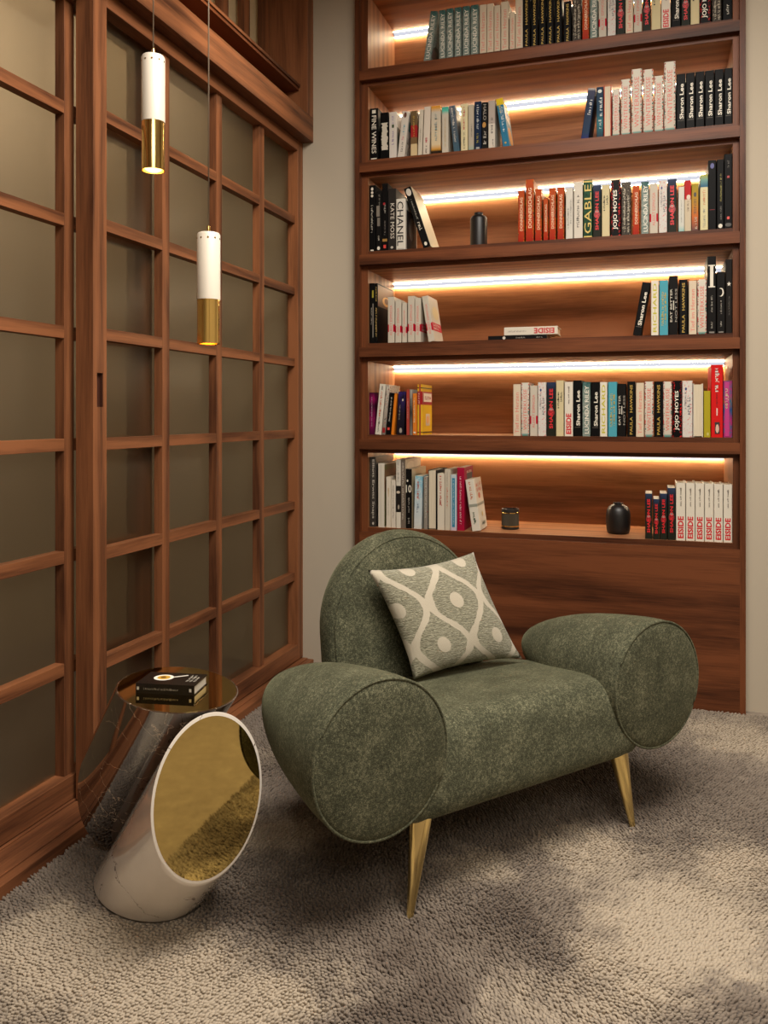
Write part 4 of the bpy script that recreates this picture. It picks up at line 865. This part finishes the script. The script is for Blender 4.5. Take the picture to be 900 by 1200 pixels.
for j in range(n):
    for i in range(n):
        fs.append((idx(i, j), idx(i + 1, j), idx(i + 1, j + 1), idx(i, j + 1)))
        fs.append((off + idx(i, j), off + idx(i, j + 1), off + idx(i + 1, j + 1), off + idx(i + 1, j)))
me = bpy.data.meshes.new('cushion'); me.from_pydata([tuple(p - cen) for p in vs], [], fs); me.update()
uvl = me.uv_layers.new(name='UVMap')
for lp in me.loops:
    k = lp.vertex_index % off; uvl.data[lp.index].uv = ((k % (n + 1)) / n, (k // (n + 1)) / n)
bm = bmesh.new(); bm.from_mesh(me); bmesh.ops.remove_doubles(bm, verts=bm.verts, dist=1e-5); bmesh.ops.recalc_face_normals(bm, faces=bm.faces); bm.to_mesh(me); bm.free()
me.polygons.foreach_set('use_smooth', [True] * len(me.polygons)); me.materials.append(CUSH)
co = bpy.data.objects.new('cushion', me); C.objects.link(co); co.location = cen
tag(co, 'square sage and cream patterned cushion propped on the green armchair', 'cushion')

# ================================================================== SIDE TABLES (one slanted cylinder, cut level at one end and upright at the other)
AZ = -.611; dd = Vector((math.cos(AZ), math.sin(AZ), 0)); pp = Vector((-dd.y, dd.x, 0)); SQ = math.sqrt(2); RHO = .1318; LL = .473
up = Vector((0, 0, 1)); ax = (dd + up) / SQ
def slanted(name, label, body_mat, level_c, level_low, mname, rim):
    """level_c: centre of the horizontal cut; level_low: True if that cut is the foot"""
    e = ax * (LL if level_low else -LL)
    c0 = Vector(level_c); c1 = c0 + e; N = 96
    root = thing(name, label, 'side table', (c0.x, c0.y, 0))
    q = Vector((c0.x, c0.y, 0))
    hor = lambda r: [(c0 + pp * (RHO * r * math.cos(t)) + dd * (SQ * RHO * r * math.sin(t)) - q) for t in [2 * PI * i / N for i in range(N)]]
    ver = lambda r: [(c1 + pp * (RHO * r * math.cos(t)) + up * (-SQ * RHO * r * math.sin(t)) - q) for t in [2 * PI * i / N for i in range(N)]]
    h0, v0 = hor(1), ver(1)
    rings = [h0]
    for k in range(1, 16): rings.append([a.lerp(b, k / 16) for a, b in zip(h0, v0)])
    rings.append(v0)
    edge = .985
    if level_low: rings.append([a + (c1 - q - a) * (1 - edge) + dd * .001 for a in v0]); mirror_ring, nout = ver(1 - rim), dd
    else: rings.insert(0, [a + (c0 - q - a) * (1 - edge) + up * .001 for a in h0]); mirror_ring, nout = hor(1 - rim), up
    MB().rings([[tuple(p) for p in r] for r in rings]).build('body', body_mat, root, smooth=True, sharp=40)
    MB().rings([[tuple(p + nout * .0009) for p in mirror_ring], [tuple(p + nout * .0014) for p in mirror_ring]]).build(mname, MIRROR, root)
    return root
slanted('side_table', 'slanted white marble side table with an upright round gold mirror face', M_WHITE, (-1.199, 1.800, -.002), True, 'mirror_face', .045)
dk = slanted('side_table', 'slanted dark marble side table with a level gold mirror top under a book', M_DARK, (-1.0765, 1.7215, .5215), False, 'mirror_top', .03)

# book on the dark table
zt = .5215 + .0016
bo = thing('book', 'small black cookery book with a white pan cover on the mirror topped table', 'book', (-1.0765, 1.671, zt), math.radians(9.8))
w_, d_, t_ = .143, .085, .0235
mt = MB()
mt.box(-w_ / 2, w_ / 2, 0, .0022, 0, t_).box(-w_ / 2, w_ / 2, .0022, d_, 0, .0022).box(-w_ / 2, w_ / 2, .0022, d_, t_ - .0022, t_)
mt.build('cover', plain(srgb(22, 17, 15), .25, name='glossy_black_cover'), bo)
B(-w_ / 2 + .003, w_ / 2 - .002, .0024, d_ - .003, .0023, t_ - .0023).build('pages', plain(srgb(196, 186, 170), .8, name='paper_block'), bo)
def flatpoly(pts, z_, name, mat):
    me = bpy.data.meshes.new(name); me.from_pydata([(a, b, z_) for a, b in pts], [], [tuple(range(len(pts)))]); me.update(); me.materials.append(mat)
    o = bpy.data.objects.new(name, me); C.objects.link(o); o.parent = bo; return o
el = lambda cx, cy, a, b: [(cx + a * math.cos(2 * PI * i / 32), cy + b * math.sin(2 * PI * i / 32)) for i in range(32)]
flatpoly(el(-.022, .047, .024, .021), t_ + .0003, 'pan_print', ink(srgb(228, 222, 210)))
flatpoly([(-.002, .056), (.002, .051), (.031, .068), (.029, .072)], t_ + .0003, 'pan_handle_print', ink(srgb(228, 222, 210)))
flatpoly(el(-.022, .047, .0155, .0135), t_ + .0006, 'food_print', ink(srgb(196, 150, 40)))
flatpoly(el(-.023, .047, .007, .006), t_ + .0009, 'yolk_print', ink(srgb(96, 56, 24)))
v, f_, _ = scrib_geo(7, 12)
for k in range(3):
    me = bpy.data.meshes.new('lettering'); me.from_pydata([(.040 + .009 * k + .006 * b, .026 + a * (.045 - .01 * (k == 2)), t_ + .0003) for a, b in v], [], f_); me.update(); me.materials.append(ink(LT)); o = bpy.data.objects.new('lettering', me); C.objects.link(o); o.parent = bo
v, f_, _ = scrib_geo(8, 40)
me = bpy.data.meshes.new('lettering'); me.from_pydata([(-.052 + a * .085, -.0003, .009 + .005 * b) for a, b in v], [], f_); me.update(); me.materials.append(ink(srgb(150, 138, 118))); o = bpy.data.objects.new('lettering', me); C.objects.link(o); o.parent = bo
for xx in (-.066, .062):
    me = bpy.data.meshes.new('spine_mark'); me.from_pydata([(xx - .0028, -.0003, .008), (xx + .0028, -.0003, .008), (xx + .0028, -.0003, .0155), (xx - .0028, -.0003, .0155)], [], [(0, 1, 2, 3)]); me.update(); me.materials.append(ink(srgb(200, 190, 172))); o = bpy.data.objects.new('spine_mark', me); C.objects.link(o); o.parent = bo

# ================================================================== PENDANT LAMPS
def pendant(x, y, z0, zj, zt_, label):
    r = .0302
    p = thing('pendant_lamp', label, 'pendant lamp', (x, y, z0), 0, 'pair of white and gold tube pendants')
    hj, ht = zj - z0, zt_ - z0
    MB().lathe([(r, 0), (r, hj), (r - .002, hj), (r - .002, 0)], 48, cap0=False, cap1=False).build('gold_tube', GOLD, p, smooth=True, sharp=40)
    sh = MB().lathe([(r + .0006, hj + .0004), (r + .0006, ht - .006), (r - .002, ht - .001), (r - .007, ht), (.004, ht)], 48).build('white_shade', WHITEP, p, smooth=True, sharp=40)
    for i in range(10):
        a = 2 * PI * i / 10 + .15; c, s = math.cos(a), math.sin(a); R = r + .0009
        t = Vector((-s, c, 0)); ctr = Vector((c * R, s * R, ht - .017))
        MB().add([tuple(ctr + t * (.0026 * math.cos(2 * PI * k / 10)) + Vector((0, 0, .0026 * math.sin(2 * PI * k / 10)))) for k in range(10)], [tuple(range(10))]).build('gold_dot', GOLD, sh)
    MB().lathe([(.0052, ht), (.0052, ht + .012), (.0044, ht + .0185), (.002, ht + .0195)], 20).build('cord_fitting', GOLD, p, smooth=True, sharp=40)
    zc = ZC - z0
    MB().lathe([(.0019, ht + .0195), (.0019, zc - .02)], 10).build('cord', CORD, p, smooth=True)
    MB().lathe([(.03, zc - .02), (.045, zc - .018), (.045, zc - .0005)], 32).build('ceiling_rose', GOLD, p, smooth=True, sharp=40)
    MB().lathe([(.0001, .0185), (r - .0025, .0185), (r - .0025, .020), (.0001, .020)], 32).build('bulb_disc', BULB, p)
    return p
pendant(-1.262, 1.904, 1.826, 1.954, 2.1315, 'higher white and gold tube pendant nearer the sliding screen')
pendant(-1.1216, 1.9497, 1.364, 1.481, 1.660, 'lower white and gold tube pendant hanging further from the screen')

# ------------------------------------------------------------------ switch plate behind the chair
xs = x_on_y(383, YW)
sw = thing('wall_switch', 'pale wall socket plate half hidden behind the green armchair', 'socket', (xs, YW, 0))
zs = z_on_y(380, 730, YW)
B(-.020, .06, -.009, -.0005, zs - .045, zs + .045).build('plate', PLATE, sw, bevel=.003)
B(-.008, .048, -.0115, -.009, zs - .033, zs + .033).build('rocker', PLATE, sw, bevel=.001)

# ================================================================== LIGHT
def area(name, loc, rot, sx, sy, col, power, spread=PI):
    l = bpy.data.lights.new(name, 'AREA'); l.shape = 'RECTANGLE'; l.size, l.size_y = sx, sy; l.color = col; l.energy = power; l.spread = spread
    o = bpy.data.objects.new(name, l); C.objects.link(o); o.location = loc; o.rotation_euler = rot; return o
area('ceiling_lamp', (.15, 1.4, ZC - .02), (0, 0, 0), 1.5, 1.5, (1.0, .93, .835), 146)
area('room_lamp', (1.1, -1.4, ZC - .05), (0, 0, 0), 2.0, 1.6, (1.0, .93, .835), 62)
area('passage_lamp', (-2.35, 2.6, ZC - .05), (0, .95, 0), .4, 1.4, (1.0, .86, .68), 27)
def spot(name, loc, target, power, ang, blend=.8):
    l = bpy.data.lights.new(name, 'SPOT'); l.energy = power; l.spot_size = ang; l.spot_blend = blend; l.color = (1.0, .84, .62); l.shadow_soft_size = .04
    o = bpy.data.objects.new(name, l); C.objects.link(o); o.location = loc
    o.rotation_euler = (Vector(target) - Vector(loc)).to_track_quat('-Z', 'Y').to_euler(); return o
spot('header_highlight_spot', (-.95, 2.55, ZC - .03), (-1.507, 2.85, 2.50), 55, math.radians(58))  # unseen spot added to give the transom rail its bright patch
wd = bpy.data.worlds.new('room_air'); S.world = wd; wd.use_nodes = True
wd.node_tree.nodes['Background'].inputs[0].default_value = (.9, .75, .55, 1); wd.node_tree.nodes['Background'].inputs[1].default_value = .02

# ================================================================== CAMERA
cam = bpy.data.cameras.new('camera'); co = bpy.data.objects.new('camera', cam); C.objects.link(co)
co.location = (0, 0, H); co.rotation_euler = (PI / 2, 0, YAW)
cam.sensor_width = 36; cam.sensor_fit = 'AUTO'; cam.lens = 36 * FPX / 1200; cam.shift_y = -(600 - VH) / 1200; cam.clip_start = .05
S.camera = co
S.view_settings.view_transform = 'Standard'; S.view_settings.look = 'None'; S.view_settings.gamma = 1; S.view_settings.use_curve_mapping = False
S.view_settings.exposure = 0.0
S.cycles.caustics_reflective = False; S.cycles.caustics_refractive = False
S.cycles.max_bounces = 8; S.cycles.sample_clamp_indirect = 6
